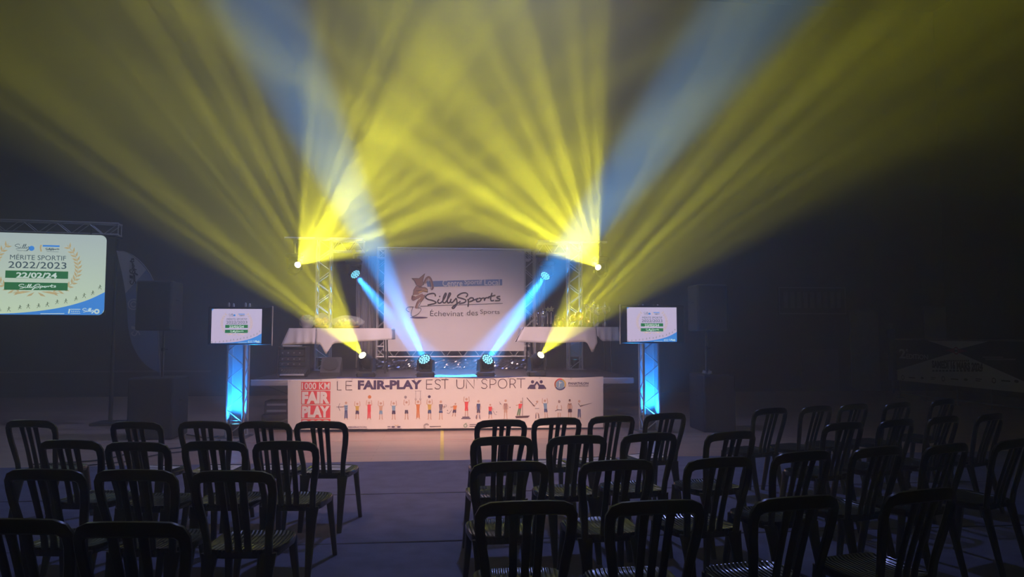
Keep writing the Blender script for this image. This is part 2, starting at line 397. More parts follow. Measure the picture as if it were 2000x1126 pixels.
for i, (px, py, dg, lab, grp) in enumerate(CH):
    c = proto if i == 0 else copy_tree(proto)
    T = atz(px, py, .888); a = R(dg)
    c.location = (T.x - math.sin(a)*.31, T.y + math.cos(a)*.31, .0068)
    c.rotation_euler = (0, 0, a); tag(c, lab, 'chair', grp)
    if i in papers:
        k = MB(); k.box((0, .03, ZS+.008), (.297, .21, .0012)); k.c = 1
        for j, (n0, wd) in enumerate(((.05, .2), (.02, .15), (-.01, .22))): k.box((0, .02+n0, ZS+.0090), (wd, .012, .0006))
        p = k.build('paper_sheet', [A4, INK]); p.location = c.location; p.rotation_euler = (0, 0, a+R(random.uniform(-6, 6)))
        wh = {0: 'the front chair at the left edge of the aisle', 1: 'the chair in front of the lit left tower', 2: 'the third front chair left of the aisle', 3: 'the chair in front of the left bass speaker',
              15: 'the second front chair right of the aisle', 16: 'the third front chair right of the aisle', 17: 'the chair in front of the lit right tower'}[i]
        tag(p, 'white printed sheet on '+wh, 'paper', 'sheets of paper on front row seats')
# ---------------------------------------------------------------- moving heads
ZD = .86   # stage deck height
blackm = mat('black_lamp_housing', (.02, .02, .022), .42, bump=.05, bscale=120)
def lampmat(n, c, s): return mat(n, c, .3, emis=s)
YL = lampmat('yellow_lens_glow', (1, .95, .5), 6); BL = lampmat('blue_led_glow', (.22, .78, 1.0), 1.6)
def moving_head(key, pos, hang, label, group, drop=0):
    b = BEAMS[key]; wash = key.startswith(('wash', 'back')); d = Vector(b['aim']).normalized(); s = -1 if hang else 1
    root = thing('moving_head_lamp', pos, label, 'stage lamp', group)
    pz = s*(.29 if not wash else .26) - drop
    if hang:
        k = MB(); k.tube([(0, 0, .02), (0, 0, -drop)], .02); k.rbox((0, 0, 0), (.06, .07, .09), .01); k.build('clamp', mat('steel', (.5, .5, .5), .3, 1), root)
    k = MB(); k.rbox((0, 0, s*.05-drop), (.30, .26, .10), .02); k.rbox((0, 0, s*.105-drop), (.20, .18, .02), .005)
    for sx in (-1, 1):
        k.tube([(sx*.15, -.05, s*.05-drop), (sx*.165, -.05, s*.05-drop), (sx*.165, .05, s*.05-drop), (sx*.15, .05, s*.05-drop)], .008)
    k.build('base', blackm, root, smooth=False)
    k = MB(); k.c = 1; k.box((0, -.131, s*.05-drop), (.10, .004, .05)); k.build('display', mat('display_glass', (.03, .05, .1), .15), root)
    ya = math.atan2(-d.x, d.y) if True else 0
    # yoke: two arms standing on the base, turned to the aim
    M = Matrix.Rotation(math.atan2(d.y, d.x)-math.pi/2, 3, 'Z')
    k = MB(); hw = .125 if wash else .13
    for sx in (-1, 1):
        rings = []
        for zz, yy in ((.11, .07), (.16, .062), (abs(pz+drop)-.01, .05), (abs(pz+drop)+.04, .03)):
            rings.append([M @ Vector((sx*hw+a*.018, bb*yy, s*zz)) + Vector((0, 0, -drop)) for a, bb in ((-1, -1), (1, -1), (1, 1), (-1, 1))])
        k.loft(rings)
    k.box(M @ Vector((0, 0, s*.125)) + Vector((0, 0, -drop)), (2*hw, .10, .03), M); k.build('yoke', blackm, root)
    # head
    Q = d.to_track_quat('Z', 'Y').to_matrix(); c = Vector((0, 0, pz))
    k = MB()
    if wash: prof = [(.03, -.12), (.07, -.115), (.098, -.08), (.108, -.02), (.112, .06), (.112, .085), (.104, .085), (.102, .075)]
    else: prof = [(.04, -.18), (.085, -.17), (.105, -.12), (.108, .0), (.095, .09), (.082, .14), (.080, .17), (.066, .17), (.064, .16)]
    k.lathe(prof, c, 24, Q)
    for j in range(4): k.lathe([(.110, 0), (.114, .004), (.114, .012), (.110, .016)], c + Q @ Vector((0, 0, -.10+j*.026)), 24, Q)
    hd = k.build('head', blackm, root, smooth=True)
    tip = c + d*(.078 if wash else .162)
    if wash:
        k = MB(); pts = [(0, 0)] + [(.042*math.cos(R(60*j)), .042*math.sin(R(60*j))) for j in range(6)] + [(.083*math.cos(R(30*j+15)), .083*math.sin(R(30*j+15))) for j in range(12)]
        for x, y in pts: k.lathe([(.016, 0), (.0165, .004), (.012, .009), (.004, .011)], tip + Q @ Vector((x, y, 0)), 10, Q)
        k.build('led_cells', BL, hd, smooth=True)
    else:
        k = MB(); k.lathe([(.062, 0), (.062, .004), (.045, .016), (.02, .022)], tip, 20, Q); k.build('lens', YL, hd, smooth=True)
    spot('beam', Vector(pos)+tip+d*.03, d, b['half'], b['w'], b['col'], b['gobo'], .25 if not wash else .7, .02 if not wash else .05, parent=root, near=3.6 if not wash else 5, lin=.05 if not wash else .33)
    return root
g = 'moving head lamps along the stage front'
moving_head('low_left', (-1.29, 12.45, ZD), 0, 'black moving head with yellow beam on the stage front, left end', g)
moving_head('wash_left', (-.285, 12.35, ZD), 0, 'black moving head with blue LEDs on the stage front, left of the middle', g)
moving_head('wash_right', (.735, 12.35, ZD), 0, 'black moving head with blue LEDs on the stage front, right of the middle', g)
moving_head('low_right', (1.63, 12.45, ZD), 0, 'black moving head with yellow beam on the stage front, right end', g)
g = 'moving head lamps hung from the tower crossbars'
moving_head('top_left', (-2.96, 14.65, 3.46), 1, 'black moving head with yellow beam hung at the outer end of the left crossbar', g, .25)
moving_head('back_left', (-1.80, 14.65, 3.26), 1, 'black moving head with blue LEDs hung at the inner end of the left crossbar', g, .15)
moving_head('back_right', (2.14, 14.65, 3.26), 1, 'black moving head with blue LEDs hung at the inner end of the right crossbar', g, .15)
moving_head('top_right', (3.27, 14.65, 3.46), 1, 'black moving head with yellow beam hung at the outer end of the right crossbar', g, .25)
# ---------------------------------------------------------------- stage
alu = mat('brushed_aluminium', (.62, .62, .64), .38, .45, bump=.05, bscale=80)
steel = mat('steel', (.5, .5, .5), .3, 1)
dark = mat('matt_black_metal', (.025, .025, .028), .5, bump=.05)
SX0, SX1, SY0, SY1 = -3.10, 3.25, 12.10, 15.95
st = thing('stage', ((SX0+SX1)/2, SY0, 0), 'low black stage on scissor legs with a silver front rail', 'stage'); ox, oy = st.location.x, st.location.y
k = MB(); k.box(((SX0+SX1)/2-ox, (SY1-SY0)/2, ZD-.03), (SX1-SX0-.02, SY1-SY0-.02, .06)); k.build('deck', mat('black_phenolic_deck', (.045, .043, .055), .38, bump=.3, bscale=200, var=.2), st)
k = MB()
for yy in (0, SY1-SY0): k.rbox((0, yy, ZD-.055), (SX1-SX0, .05, .10), .008); k.box((0, yy-.028, ZD-.055), (SX1-SX0, .006, .035))
for xx in (SX0-ox, SX1-ox): k.rbox((xx, (SY1-SY0)/2, ZD-.055), (.05, SY1-SY0-.06, .10), .008)
k.build('edge_rail', alu, st)
for xa in (SX0+.1, SX0+2.1, SX0+4.15, SX1-2.0-.1):
    for yy in (.18, 2.0, 3.6):
        k = MB(); x0, x1 = xa-ox+.05, xa-ox+1.85
        for (p, q, dy) in (((x0, ZD-.1), (x1, .03), 0), ((x0, .03), (x1, ZD-.1), .04)):
            k.tube([(p[0], yy+dy, p[1]), (q[0], yy+dy, q[1])], .016, 6)
        k.box((x0, yy+.02, .02), (.08, .08, .04)); k.box((x1, yy+.02, .02), (.08, .08, .04))
        k.build('scissor_leg', mat('dull_scissor_steel', (.16, .16, .17), .45, .7), st)

def box_truss(parent, axis, origin, length, wd, ht, r=.0125, bays=None, mt=alu, n_tag='chord'):
    """four chords and zigzag lacing, along 'x' or 'z', centred on origin at its start"""
    ox, oy, oz = origin; hw, hh = wd/2, ht/2
    def P(t, a, b): return (ox+a*hw, oy+b*hh, oz+t) if axis == 'z' else (ox+t, oy+a*hw, oz+b*hh)
    for a in (-1, 1):
        for b in (-1, 1):
            k = MB(); k.tube([P(0, a, b), P(length, a, b)], r*1.7, 8); k.build(n_tag, mt, parent, smooth=True)
    k = MB(); bays = bays or max(2, round(length/(wd*.85))); s = length/bays
    for (a0, b0), (a1, b1) in (((-1, -1), (1, -1)), ((-1, 1), (1, 1)), ((-1, -1), (-1, 1)), ((1, -1), (1, 1))):
        for i in range(bays):
            p, q = ((a0, b0), (a1, b1)) if i % 2 == 0 else ((a1, b1), (a0, b0))
            k.tube([P(i*s+.01, *p), P((i+1)*s-.01, *q)], r*.75, 6)
        for t in (.01, length-.01): k.tube([P(t, a0, b0), P(t, a1, b1)], r*.8, 6)
    k.build('lacing', mt, parent, smooth=True)

film = mat('white_liner_film', (.55, .6, .7), .6, bump=.4, bscale=14)
_n = film.node_tree; _tr = _n.nodes.new('ShaderNodeBsdfTranslucent'); _tr.inputs[0].default_value = (.6, .65, .75, 1); _mx = _n.nodes.new('ShaderNodeMixShader')
_n.links.new(_n.nodes['Principled BSDF'].outputs[0], _mx.inputs[1]); _n.links.new(_tr.outputs[0], _mx.inputs[2]); _n.links.new(_mx.outputs[0], _n.nodes['Material Output'].inputs[0])
def tower(name, x, y, zb, ht, wd, label, cat, group, liner_h, glow):
    t = thing(name, (x, y, zb), label, cat, group)
    k = MB(); k.rbox((0, 0, .006), (.42, .42, .012), .004); k.build('base_plate', steel, t)
    box_truss(t, 'z', (0, 0, .012), ht-.012, wd, wd)
    hw = wd/2-.010; z0 = .27
    k = MB()
    for z_ in (z0, z0+liner_h):
        for a, b, c, d in ((-1,-1,1,-1),(1,-1,1,1),(1,1,-1,1),(-1,1,-1,-1)): k.tube([(a*hw, b*hw, z_), (c*hw, d*hw, z_)], .006, 6)
    k.build('liner_hoop', steel, t)
    k = MB(); n = 14
    for i in range(n):   # film on the back and the two sides, left open to the front
        za, zc = z0+liner_h*i/n, z0+liner_h*(i+1)/n
        k.face([(-hw, hw, za), (hw, hw, za), (hw, hw, zc), (-hw, hw, zc)])
        k.face([(-hw, -hw*.9, za), (-hw, hw, za), (-hw, hw, zc), (-hw, -hw*.9, zc)]); k.face([(hw, -hw*.9, za), (hw, hw, za), (hw, hw, zc), (hw, -hw*.9, zc)])
    lin = k.build('liner', film, t)
    # the uplight on the tower base
    y -= .05; u = thing('floor_uplight', (x, y, zb+.012), 'black can uplight glowing blue inside the base of the '+glow, 'lamp', 'blue uplights in the truss towers')
    k = MB(); k.lathe([(.05, 0), (.07, .01), (.075, .10), (.080, .12), (.080, .20), (.072, .20), (.070, .185)], n=20); k.build('housing', blackm, u, smooth=True)
    k = MB(); k.lathe([(.068, .186), (.068, .192), (.03, .20)], n=20); k.build('lens', BL, u, smooth=True)
    return t, u
def uplight(u, x, y, z, watts, half=17):
    spot('uplight_beam', (x, y, z), (0, 0, 1), half, watts, (.015, .30, 1.0), 0, .9, .085, parent=u)
TF = [(-3.185, 11.63, 'left', (463, 505)), (3.395, 11.63, 'right', (1253, 1295))]
for x, y, side, _ in TF:
    t, u = tower('truss_tower', x, y, 0, 1.98, .25, 'silver truss tower lit blue inside, standing on the floor, '+side+' of the stage', 'truss tower', 'blue lit towers carrying the screens', 1.22, side+' screen tower')
    uplight(u, x, y-.085, .24, 130, 62)
    for a in (-1, 1):
        for b in (-1, 1):
            k = MB(); k.lathe([(.021, 1.98), (.021, 2.0), (.012, 2.01), (.018, 2.03), (.018, 2.06), (.012, 2.08), (.006, 2.085)], (a*.125, b*.125, 0), 10); k.build('spigot', alu, t, smooth=True)
# T-shaped lighting towers on the stage
for x, side, x0, x1, ta, tb in ((-2.41, 'left', -.76, .80, .13, .80), (2.75, 'right', -.80, .66, -.80, -.13)):
    t, u = tower('lighting_tower', x, 14.85, ZD, 2.68, .27, 'tall silver truss tower with a crossbar carrying two lamps, on the stage '+side, 'truss tower', 'lighting towers at the back of the stage', .50, side+' lighting tower')
    uplight(u, x, 14.85, ZD+.24, 90, 16)
    k = MB(); k.tube([(x0, -.2, 2.66), (x1, -.2, 2.66)], .026, 10); k.build('crossbar', alu, t, smooth=True)
    box_truss(t, 'x', (ta, -.0, 2.53), tb-ta, .22, .22, .010)
    k = MB(); k.rbox((0, -.1, 2.67), (.30, .32, .02), .005); k.build('top_plate', steel, t)

# ---------------------------------------------------------------- backdrop at the rear of the stage
YD = 15.5
def bd(px, py, y=YD): p = at(px, py, y); return p.x, p.z
bx0, bz1 = bd(752, 488); bx1, bz0 = bd(1023, 684)
fr = thing('backdrop_frame', ((bx0+bx1)/2, YD+.16, ZD), 'silver box truss goalpost frame around the white backdrop', 'truss frame'); fx = fr.location.x
box_truss(fr, 'x', (bx0-.16-fx, 0, bz1-.06-ZD), bx1-bx0+.32, .27, .22, .011, 14)
box_truss(fr, 'x', (bx0-.16-fx, 0, bz0-.02-ZD), bx1-bx0+.32, .27, .22, .011, 18)
for xx in (bx0-.05, bx1+.14): box_truss(fr, 'z', (xx-fx, 0, 0), bz1+.06-ZD, .22, .27, .011, 12)
bk = thing('stage_backdrop', ((bx0+bx1)/2, YD, bz0), 'large white printed backdrop with a running figure and club name at the stage rear', 'backdrop')
bcx = bk.location.x
whitefab = mat('white_backdrop_fabric', (.78, .76, .78), .75, bump=.1, bscale=4)
def wav(v, amp=.004): return (v[0], v[1]+amp*math.sin(v[0]*3.1+1)*math.sin(v[2]*2.3+.5), v[2])
k = MB(); nx, nz = 24, 16
for i in range(nx):
    for j in range(nz):
        X = lambda a: (bx0+(bx1-bx0)*a/nx-bcx); Zz = lambda b: (bz1-bz0)*b/nz
        k.face([(X(i), 0, Zz(j)), (X(i+1), 0, Zz(j)), (X(i+1), 0, Zz(j+1)), (X(i), 0, Zz(j+1))])
for a, b in (((bx0-bcx), 1), ((bx1-bcx), 1)): k.box((a, .004, (bz1-bz0)/2), (.02, .012, bz1-bz0))
for zz in (0, bz1-bz0): k.box((0, .004, zz), (bx1-bx0, .012, .02))
k.build('fabric', whitefab, bk, warp=wav, weld=True)
k = MB()
for i in range(9):
    X_ = bx0-bcx+.1+(bx1-bx0-.2)*i/8
    k.tube([(X_, 0, bz1-bz0-.02), (X_, .06, bz1-bz0-.04)], .006, 6)
k.build('tie', mat('white_cord', (.6, .6, .6), .6), bk)
def cm(X, Y): a, b = bd(780+X/9.09, 520+Y/9.09); return a-bcx, b-bz0     # traced logo points -> backdrop
SILLY = [[(640,530),(630,490),(580,478),(500,500),(465,540),(500,580),(600,608),(652,640),(600,665),(500,685)],
 [(705,580),(680,620),(700,650),(740,640),(790,580),(830,500),(818,475),(785,540),(772,620),(790,645),(820,635),(870,560),(908,490),(890,473),(862,540),(850,620),(870,648),(900,630)],
 [(920,575),(908,620),(935,642),(990,585),(1010,570),(1022,640),(1000,700),(960,745),(938,730),(980,690),(1040,650),(1085,618)], [(712,525),(722,540)]]
SPORTS = [[(1180,545),(1212,505),(1180,470),(1100,478),(1035,520),(1045,550),(1120,570),(1180,600),(1155,640),(1060,660)],
 [(1215,575),(1226,640),(1218,715)], [(1222,600),(1260,560),(1310,565),(1302,605),(1240,628)],
 [(1310,600),(1350,585),(1400,568),(1368,590),(1378,622),(1425,618),(1450,588),(1430,563),(1410,566)], [(1450,575),(1500,560),(1512,612)], [(1510,590),(1540,555),(1600,560)],
 [(1645,468),(1620,560),(1632,607),(1680,600)], [(1580,542),(1705,510)], [(1790,530),(1740,538),(1735,560),(1782,580),(1770,605),(1700,607)]]
def script(k, f, strokes, wd, y): 
    for s_ in strokes: k.rib([f(p.x, p.y) for p in catmull(s_, 5)], wd, y)
k = MB(); E = -.010
bar = [cm(480, 262), cm(1825, 226), cm(1825, 335), cm(500, 362)]; k.c = 0; k.poly2(bar, E)
k.c = 1
a = cm(765, 350); b = cm(1780, 235)
for wd_, xa, xb in (('Centre', 765, 1120), ('Sportif', 1155, 1470), ('Local', 1510, 1780)):
    q0 = cm(xa, 352-(xa-765)*.025); q1 = cm(xb, 250-(xb-765)*.022); k.text(wd_, q0[0], q0[1]+.0, q1[0], q1[1], E-.003, .006)
k.c = 2; script(k, cm, SILLY, .030, E); script(k, cm, SPORTS, .030, E)
k.rib([cm(370, 706), cm(1100, 680), cm(1835, 655)], .011, E)
for wd_, xa, xb, tp in (('Échevinat', 545, 1135, 765), ('des', 1195, 1395, 775), ('Sports', 1435, 1780, 765)):
    q0 = cm(xa, 880-(xa-545)*.018); q1 = cm(xb, tp); k.text(wd_, q0[0], q0[1], q1[0], q1[1], E, -.004)
# running figure of the club logo
k.c = 3
k.poly2([cm(*p) for p in ((220,212),(300,212),(350,214),(455,125),(428,205),(418,262),(430,320),(380,355),(312,340),(284,290),(268,250))], E-.001)
k.poly2([cm(*p) for p in ((310,345),(400,360),(470,372),(500,400),(500,460),(420,450),(360,480),(340,500),(245,505),(248,420),(280,370))], E)
k.rib([cm(p.x, p.y) for p in catmull(((440,300),(475,225),(520,190),(555,225),(580,300),(592,380),(570,400)), 4)], .048, E-.001)
k.rib([cm(p.x, p.y) for p in catmull(((250,520),(245,580),(330,540),(420,500)), 4)], .075, E-.002, .055)
k.rib([cm(p.x, p.y) for p in catmull(((425,500),(395,580),(330,640),(300,740)), 4)], .07, E-.003, .05)
k.c = 4; k.rib([cm(340,470), cm(420,420), cm(490,440)], .04, E-.004); 
k.c = 2
for pl in (((220,212),(300,212),(350,214),(455,125),(428,205),(418,262),(430,320),(380,355),(312,340),(284,290),(268,250),(220,212)), ((300,345),(255,420),(243,500),(222,590),(250,602),(350,560),(320,640),(275,730)),
           ((430,330),(440,270),(475,205),(525,178),(570,220),(602,380),(572,412),(545,390),(560,350),(530,250),(510,230),(470,300)), ((340,370),(450,370),(500,400),(500,465)), ((300,430),(420,420),(490,450)),
           ((460,490),(440,560),(380,640),(330,735))):
    k.rib([cm(p[0], p[1]) for p in pl], .010, E-.005)
for pl in (((258,718),(160,722),(120,760),(150,795),(180,805)), ((240,725),(215,800),(210,868),(250,885),(340,835),(385,770),(370,735),(330,740))):
    k.rib([cm(p.x, p.y) for p in catmull(pl, 4)], .012, E-.005)
k.c = 5; q = cm(350, 908); k.disc2(q[0], q[1], .19, E, 20, .019)
inkd = mat('dark_print', (.035, .03, .045), .7)
k.build('print', [mat('blue_print', (.10, .22, .48), .7), mat('white_print', (.75, .75, .78), .7), inkd, mat('brown_print', (.36, .20, .15), .7), mat('ochre_print', (.62, .42, .18), .7), mat('violet_print', (.10, .06, .14), .7)], bk, warp=wav)
# pleated film curtains either side, and the crumpled foil skirt below
cur = mat('silver_grey_curtain', (.42, .42, .47), .35, .15, bump=.3, bscale=10)
for nm, pa, pb in (('left', 694, 733), ('right', 1047, 1070)):
    xa, xb = bd(pa, 500, 15.45)[0], bd(pb, 500, 15.45)[0]
    k = MB(); n = 40; rows = []
    for j, zz in enumerate((ZD+.02, 1.6, 2.4, 3.3)):
        rows.append([(xa+(xb-xa)*i/n+.02*math.sin(j*2+i*.2), 15.78+.035*math.sin(i*.95+j*.3)+.02*math.sin(i*.37), zz) for i in range(n+1)])
    for j in range(3):
        for i in range(n): k.face([rows[j][i], rows[j][i+1], rows[j+1][i+1], rows[j+1][i]])
    o = k.build('side_curtain', cur, smooth=True); md = o.modifiers.new('thick', 'SOLIDIFY'); md.thickness = .004
    tag(o, 'silver grey pleated curtain hanging at the '+nm+' of the white backdrop', 'curtain', 'curtains beside the backdrop')
k = MB(); nx, nz = 90, 7; xa, xb = bx0-.3, bx1+.4; rows = []
random.seed(3)
for j in range(nz+1): rows.append([(xa+(xb-xa)*i/nx, 15.32+random.uniform(-.022, .022), ZD+.005+.20*j/nz+random.uniform(-.008, .008)*(0 < j)) for i in range(nx+1)])
for j in range(nz):
    for i in range(nx): k.face([rows[j][i], rows[j][i+1], rows[j+1][i+1], rows[j+1][i]])
o = k.build('foil_skirt', mat('crumpled_silver_black_foil', (.20, .20, .24), .22, .85), weld=True); md = o.modifiers.new('thick', 'SOLIDIFY'); md.thickness = .003
tag(o, 'crumpled shiny dark foil skirt along the foot of the backdrop', 'foil')
# ---------------------------------------------------------------- screens showing the award slide
def slide_mats(s, tint, low):
    def e(n, c): return mat(n+'_'+s, c, .3, emis=1.0, spec=.2)
    w = bpy.data.materials.new('slide_white_'+s); w.use_nodes = True; n = w.node_tree; b = n.nodes['Principled BSDF']
    b.inputs['Base Color'].default_value = (.05, .05, .05, 1); b.inputs['Roughness'].default_value = .3
    tc = n.nodes.new('ShaderNodeTexCoord'); sx = n.nodes.new('ShaderNodeSeparateXYZ'); mx = n.nodes.new('ShaderNodeMix'); mx.data_type = 'RGBA'
    n.links.new(tc.outputs['Generated'], sx.inputs[0]); n.links.new(sx.outputs['Z'], mx.inputs[0]); mx.inputs[6].default_value = (*low, 1); mx.inputs[7].default_value = (*tint, 1)
    n.links.new(mx.outputs[2], b.inputs['Emission Color']); b.inputs['Emission Strength'].default_value = 1
    g = sum(tint)/3
    return [w, e('slide_navy', (.05, .09, .11)), e('slide_green', (.02, .16*g/.55, .05)), e('slide_gold', (.50, .40, .20) if s == 'wall' else (.62, .46, .40)), e('slide_blue', (.05, .26, .72)), e('slide_text_white', (.62, .75, .66)), e('slide_figures', (.09, .13, .07))]
def slide(k, W, H, rounded, y=0):
    def f(X, Y): return ((X+325)/1360-.5)*W, (.5-(Y-190)/815)*H
    def clip(pts): return [(max(-W/2, min(W/2, a)), max(-H/2, min(H/2, b))) for a, b in pts]
    r = .07*H if rounded else .001; o = []
    for cx, cz, a0 in ((W/2-r, H/2-r, 0), (-W/2+r, H/2-r, 90), (-W/2+r, -H/2+r, 180), (W/2-r, -H/2+r, 270)):
        o += [(cx+r*math.cos(R(a0+t*18)), cz+r*math.sin(R(a0+t*18))) for t in range(6)]
    k.c = 0; k.poly2(o, y)
    e = y-.0015; sc = W/1360
    k.c = 4
    cv = [f(p.x, p.y) for p in catmull(((-325,1003),(0,998),(300,978),(600,932),(850,860),(1035,772)), 6)]
    def zb(x):
        q = abs(x)-(W/2-r); return -H/2 + (r-math.sqrt(max(0, r*r-q*q)) if q > 0 else 0)
    for (xa, za), (xb, zb_) in zip(cv, cv[1:]):
        xa, xb = max(-W/2, xa), min(W/2, xb); k.poly2([(xa, zb(xa)), (xb, zb(xb)), (xb, max(zb_, zb(xb))), (xa, max(za, zb(xa)))], e)
    if not rounded: k.poly2([f(-325, 190), f(-325, 235), f(-265, 190)], e)
    k.c = 3
    for s_ in (1, -1):
        m = lambda X, Y: f(355+s_*(X-355), Y)
        st_ = [Vector(p) for p in ((480,790),(600,760),(700,690),(750,600),(755,500),(720,400),(640,300))]; cvs = catmull(st_, 5)
        k.rib([m(p.x, p.y) for p in cvs], 5*sc, e)
        for i in range(2, len(cvs)-1, 2):
            t = (cvs[i+1]-cvs[i-1]).normalized()
            for q in (.75, -.75):
                d = Vector((t.x*math.cos(q)-t.y*math.sin(q), t.x*math.sin(q)+t.y*math.cos(q)))
                nrm = Vector((-d.y, d.x)); L = 62; p = cvs[i]
                k.poly2([m(*(p)), m(*(p+d*L*.4+nrm*11)), m(*(p+d*L)), m(*(p+d*L*.4-nrm*11))], e-.0003)
        k.poly2([m(400, 775), m(520, 800), m(590, 790), m(480, 770)], e); k.poly2([m(370, 780), m(420, 800), m(450, 825), m(400, 815)], e)
    def tx(s, x0, y1, x1, y0, c, bold=0): a = f(x0, y1); b = f(x1, y0); k.c = c; k.text(s, a[0], a[1], b[0], b[1], e-.001, bold)
    tx('MÉRITE SPORTIF', 88, 458, 635, 398, 1, 0); tx('2022/2023', 75, 543, 642, 476, 1, .006)
    k.c = 2; a = f(50, 642); b = f(662, 568); k.rect2(a[0], a[1], b[0], b[1], e-.0006); a = f(45, 760); b = f(662, 684); k.rect2(a[0], a[1], b[0], b[1], e-.0006)
    tx('22/02/24', 155, 640, 552, 584, 5, .03)
    k.c = 5; script(k, lambda X, Y: f(185+(X-465)*.272, 700+(Y-465)*.2), SILLY+SPORTS, 7*sc, e-.001)
    k.c = 1; script(k, lambda X, Y: f(132+(X-465)*.24, 300+(Y-465)*.24), SILLY, 5*sc, e-.001); k.rib([f(150, 368), f(250, 368)], 4*sc, e-.001)
    script(k, lambda X, Y: f(430+(X-465)*.1, 335+(Y-465)*.09), SILLY+SPORTS, 5*sc, e-.001); k.rib([f(440, 370), f(560, 370)], 3*sc, e-.001)
    k.c = 4; a = f(292, 342); k.disc2(a[0], a[1], 28*sc, e-.001); a = f(400, 322); b = f(566, 305); k.rect2(a[0], a[1], b[0], b[1], e-.001)
    k.c = 3; k.rib([f(385, 305), f(378, 335), f(388, 372)], 16*sc, e-.0012)
    k.c = 6
    for i, (X, Y) in enumerate(((-300,985),(-200,980),(-90,972),(10,962),(100,955),(205,938),(285,925),(385,920),(470,905),(565,880),(650,870),(750,845),(830,812),(915,785),(985,725))):
        a = f(X, Y-22); k.disc2(a[0], a[1], 6*sc, e-.001, 8)
        k.rib([f(X+3, Y-16), f(X-2, Y)], 8*sc, e-.001); k.rib([f(X-18, Y-8+i%3*4), f(X, Y-12), f(X+18, Y-16+i%4*5)], 4*sc, e-.001)
        k.rib([f(X-16, Y+18), f(X-3, Y), f(X+8, Y+8), f(X+16, Y+20-i%2*14)], 5*sc, e-.001)
    k.c = 5; a = f(690, 992); b = f(800, 942)
    k.rib([f(690, 945), f(682, 992)], 14*sc, e-.001); k.rib([f(700, 948), f(798, 948)], 7*sc, e-.001); k.rib([f(700, 990), f(798, 990)], 5*sc, e-.001)
    for j in range(5): k.rib([f(708+j*18, 962), f(716+j*18, 978)], 6*sc, e-.001)
    script(k, lambda X, Y: f(820+(X-465)*.19, 935+(Y-465)*.19), SILLY, 6*sc, e-.001)
    a = f(962, 968); k.disc2(a[0], a[1], 28*sc, e-.001); k.c = 4; k.disc2(a[0], a[1], 12*sc, e-.0015)
    k.c = 5; k.rib([f(405, 995), f(640, 992)], 7*sc, e-.001)
def monitor(px0, px1, lx0, lx1, y0, y1, silver, side, tw):
    Y = 11.36; a = at(px0, y1+3, Y); b = at(px1, y0-4, Y); l0 = at(lx0, y1, Y); l1 = at(lx1, y0, Y)
    cx, cz = (a.x+b.x)/2, (a.z+b.z)/2
    m = thing('flat_screen', (cx, Y, cz), 'black flat screen showing the white award slide, mounted on the '+side+' blue tower', 'screen', 'flat screens on the blue towers')
    k = MB(); w_, h_ = b.x-a.x, b.z-a.z
    k.rbox((0, .03, 0), (w_, .05, h_), .008); k.rbox((0, .065, 0), (w_*.6, .04, h_*.6), .01); k.build('casing', mat('gloss_black_bezel', (.02, .018, .03), .18), m)
    k = MB(); k.box((0, .003, 0), (w_-.03, .004, h_-.03)); k.build('glass', mat('black_screen_glass', (.008, .008, .01), .08), m)
    k = MB(); sx = (-w_/2-.004 if silver < 0 else w_/2+.004); k.box((sx, .03, 0), (.010, .05, h_+.03)); k.build('silver_edge', steel, m)
    k = MB(); W, H = l1.x-l0.x, l1.z-l0.z; slide(k, W, H, False)
    o = k.build('picture', slide_mats('monitor', (.60, .52, .74), (.62, .50, .70)), m); o.location = ((l0.x+l1.x)/2-cx, -.003, (l0.z+l1.z)/2-cz)
    k = MB(); k.rbox((tw-cx, .12, 0), (.20, .06, .14), .008); k.build('wall_bracket', dark, m)
monitor(405, 531, 412, 512, 603, 670, 1, 'left', TF[0][0])
monitor(1213, 1337, 1225, 1321, 600, 667, -1, 'right', TF[1][0])
# big projection screen at the far left under its own truss
c = at(72, 534.5, 13.0); rz = R(8)
ps = thing('projection_screen', c, 'large rounded bright screen with the award slide at the left, under a truss', 'screen', None, rz)
W, H = 2.13, 1.40
k = MB(); k.rbox((0, .035, 0), (W+.02, .05, H+.02), .01); k.build('backing', dark, ps)
k = MB(); slide(k, W, H, True); k.build('picture', slide_mats('wall', (.46, .56, .56), (.62, .78, .55)), ps).location = (0, .005, 0)
k = MB()
for sx in (-.8, .8): k.tube([(sx, .05, H/2-.03), (sx, .05, H/2+.10), (sx, .33, H/2+.13)], .008)
k.build('hanger', dark, ps)
p0 = at(240, 449, 13.0+.38)
tr = thing('truss_beam', (p0.x, p0.y, p0.z), 'dim horizontal truss beam above the large screen at the far left', 'truss', None, rz)
box_truss(tr, 'x', (-4.4, 0, 0), 4.36, .2, .2, .010, 17, mat('dull_dark_truss', (.55, .56, .55), .45, .4))
for sx in (-4.1, -.12):
    q = tr.location + Matrix.Rotation(rz, 3, 'Z') @ Vector((sx, .10, 0))
    s_ = thing('lifting_stand', (q.x, q.y, 0), 'thin black stand holding up the '+('outer left' if sx < -1 else 'right')+' end of the dim truss beam', 'stand', 'stands of the large screen')
    k = MB(); k.tube([(0, 0, .05), (0, 0, 1.4)], .035, 10); k.tube([(0, 0, 1.4), (0, 0, p0.z-.14)], .025, 10); k.build('mast', dark, s_, smooth=True)
    k = MB(); k.rbox((0, -.10, p0.z-.135), (.16, .30, .025), .004); k.build('fork', dark, s_)
    k = MB(); k.rbox((0, 0, .025), (.5, .5, .05), .01); k.build('base_plate', dark, s_)
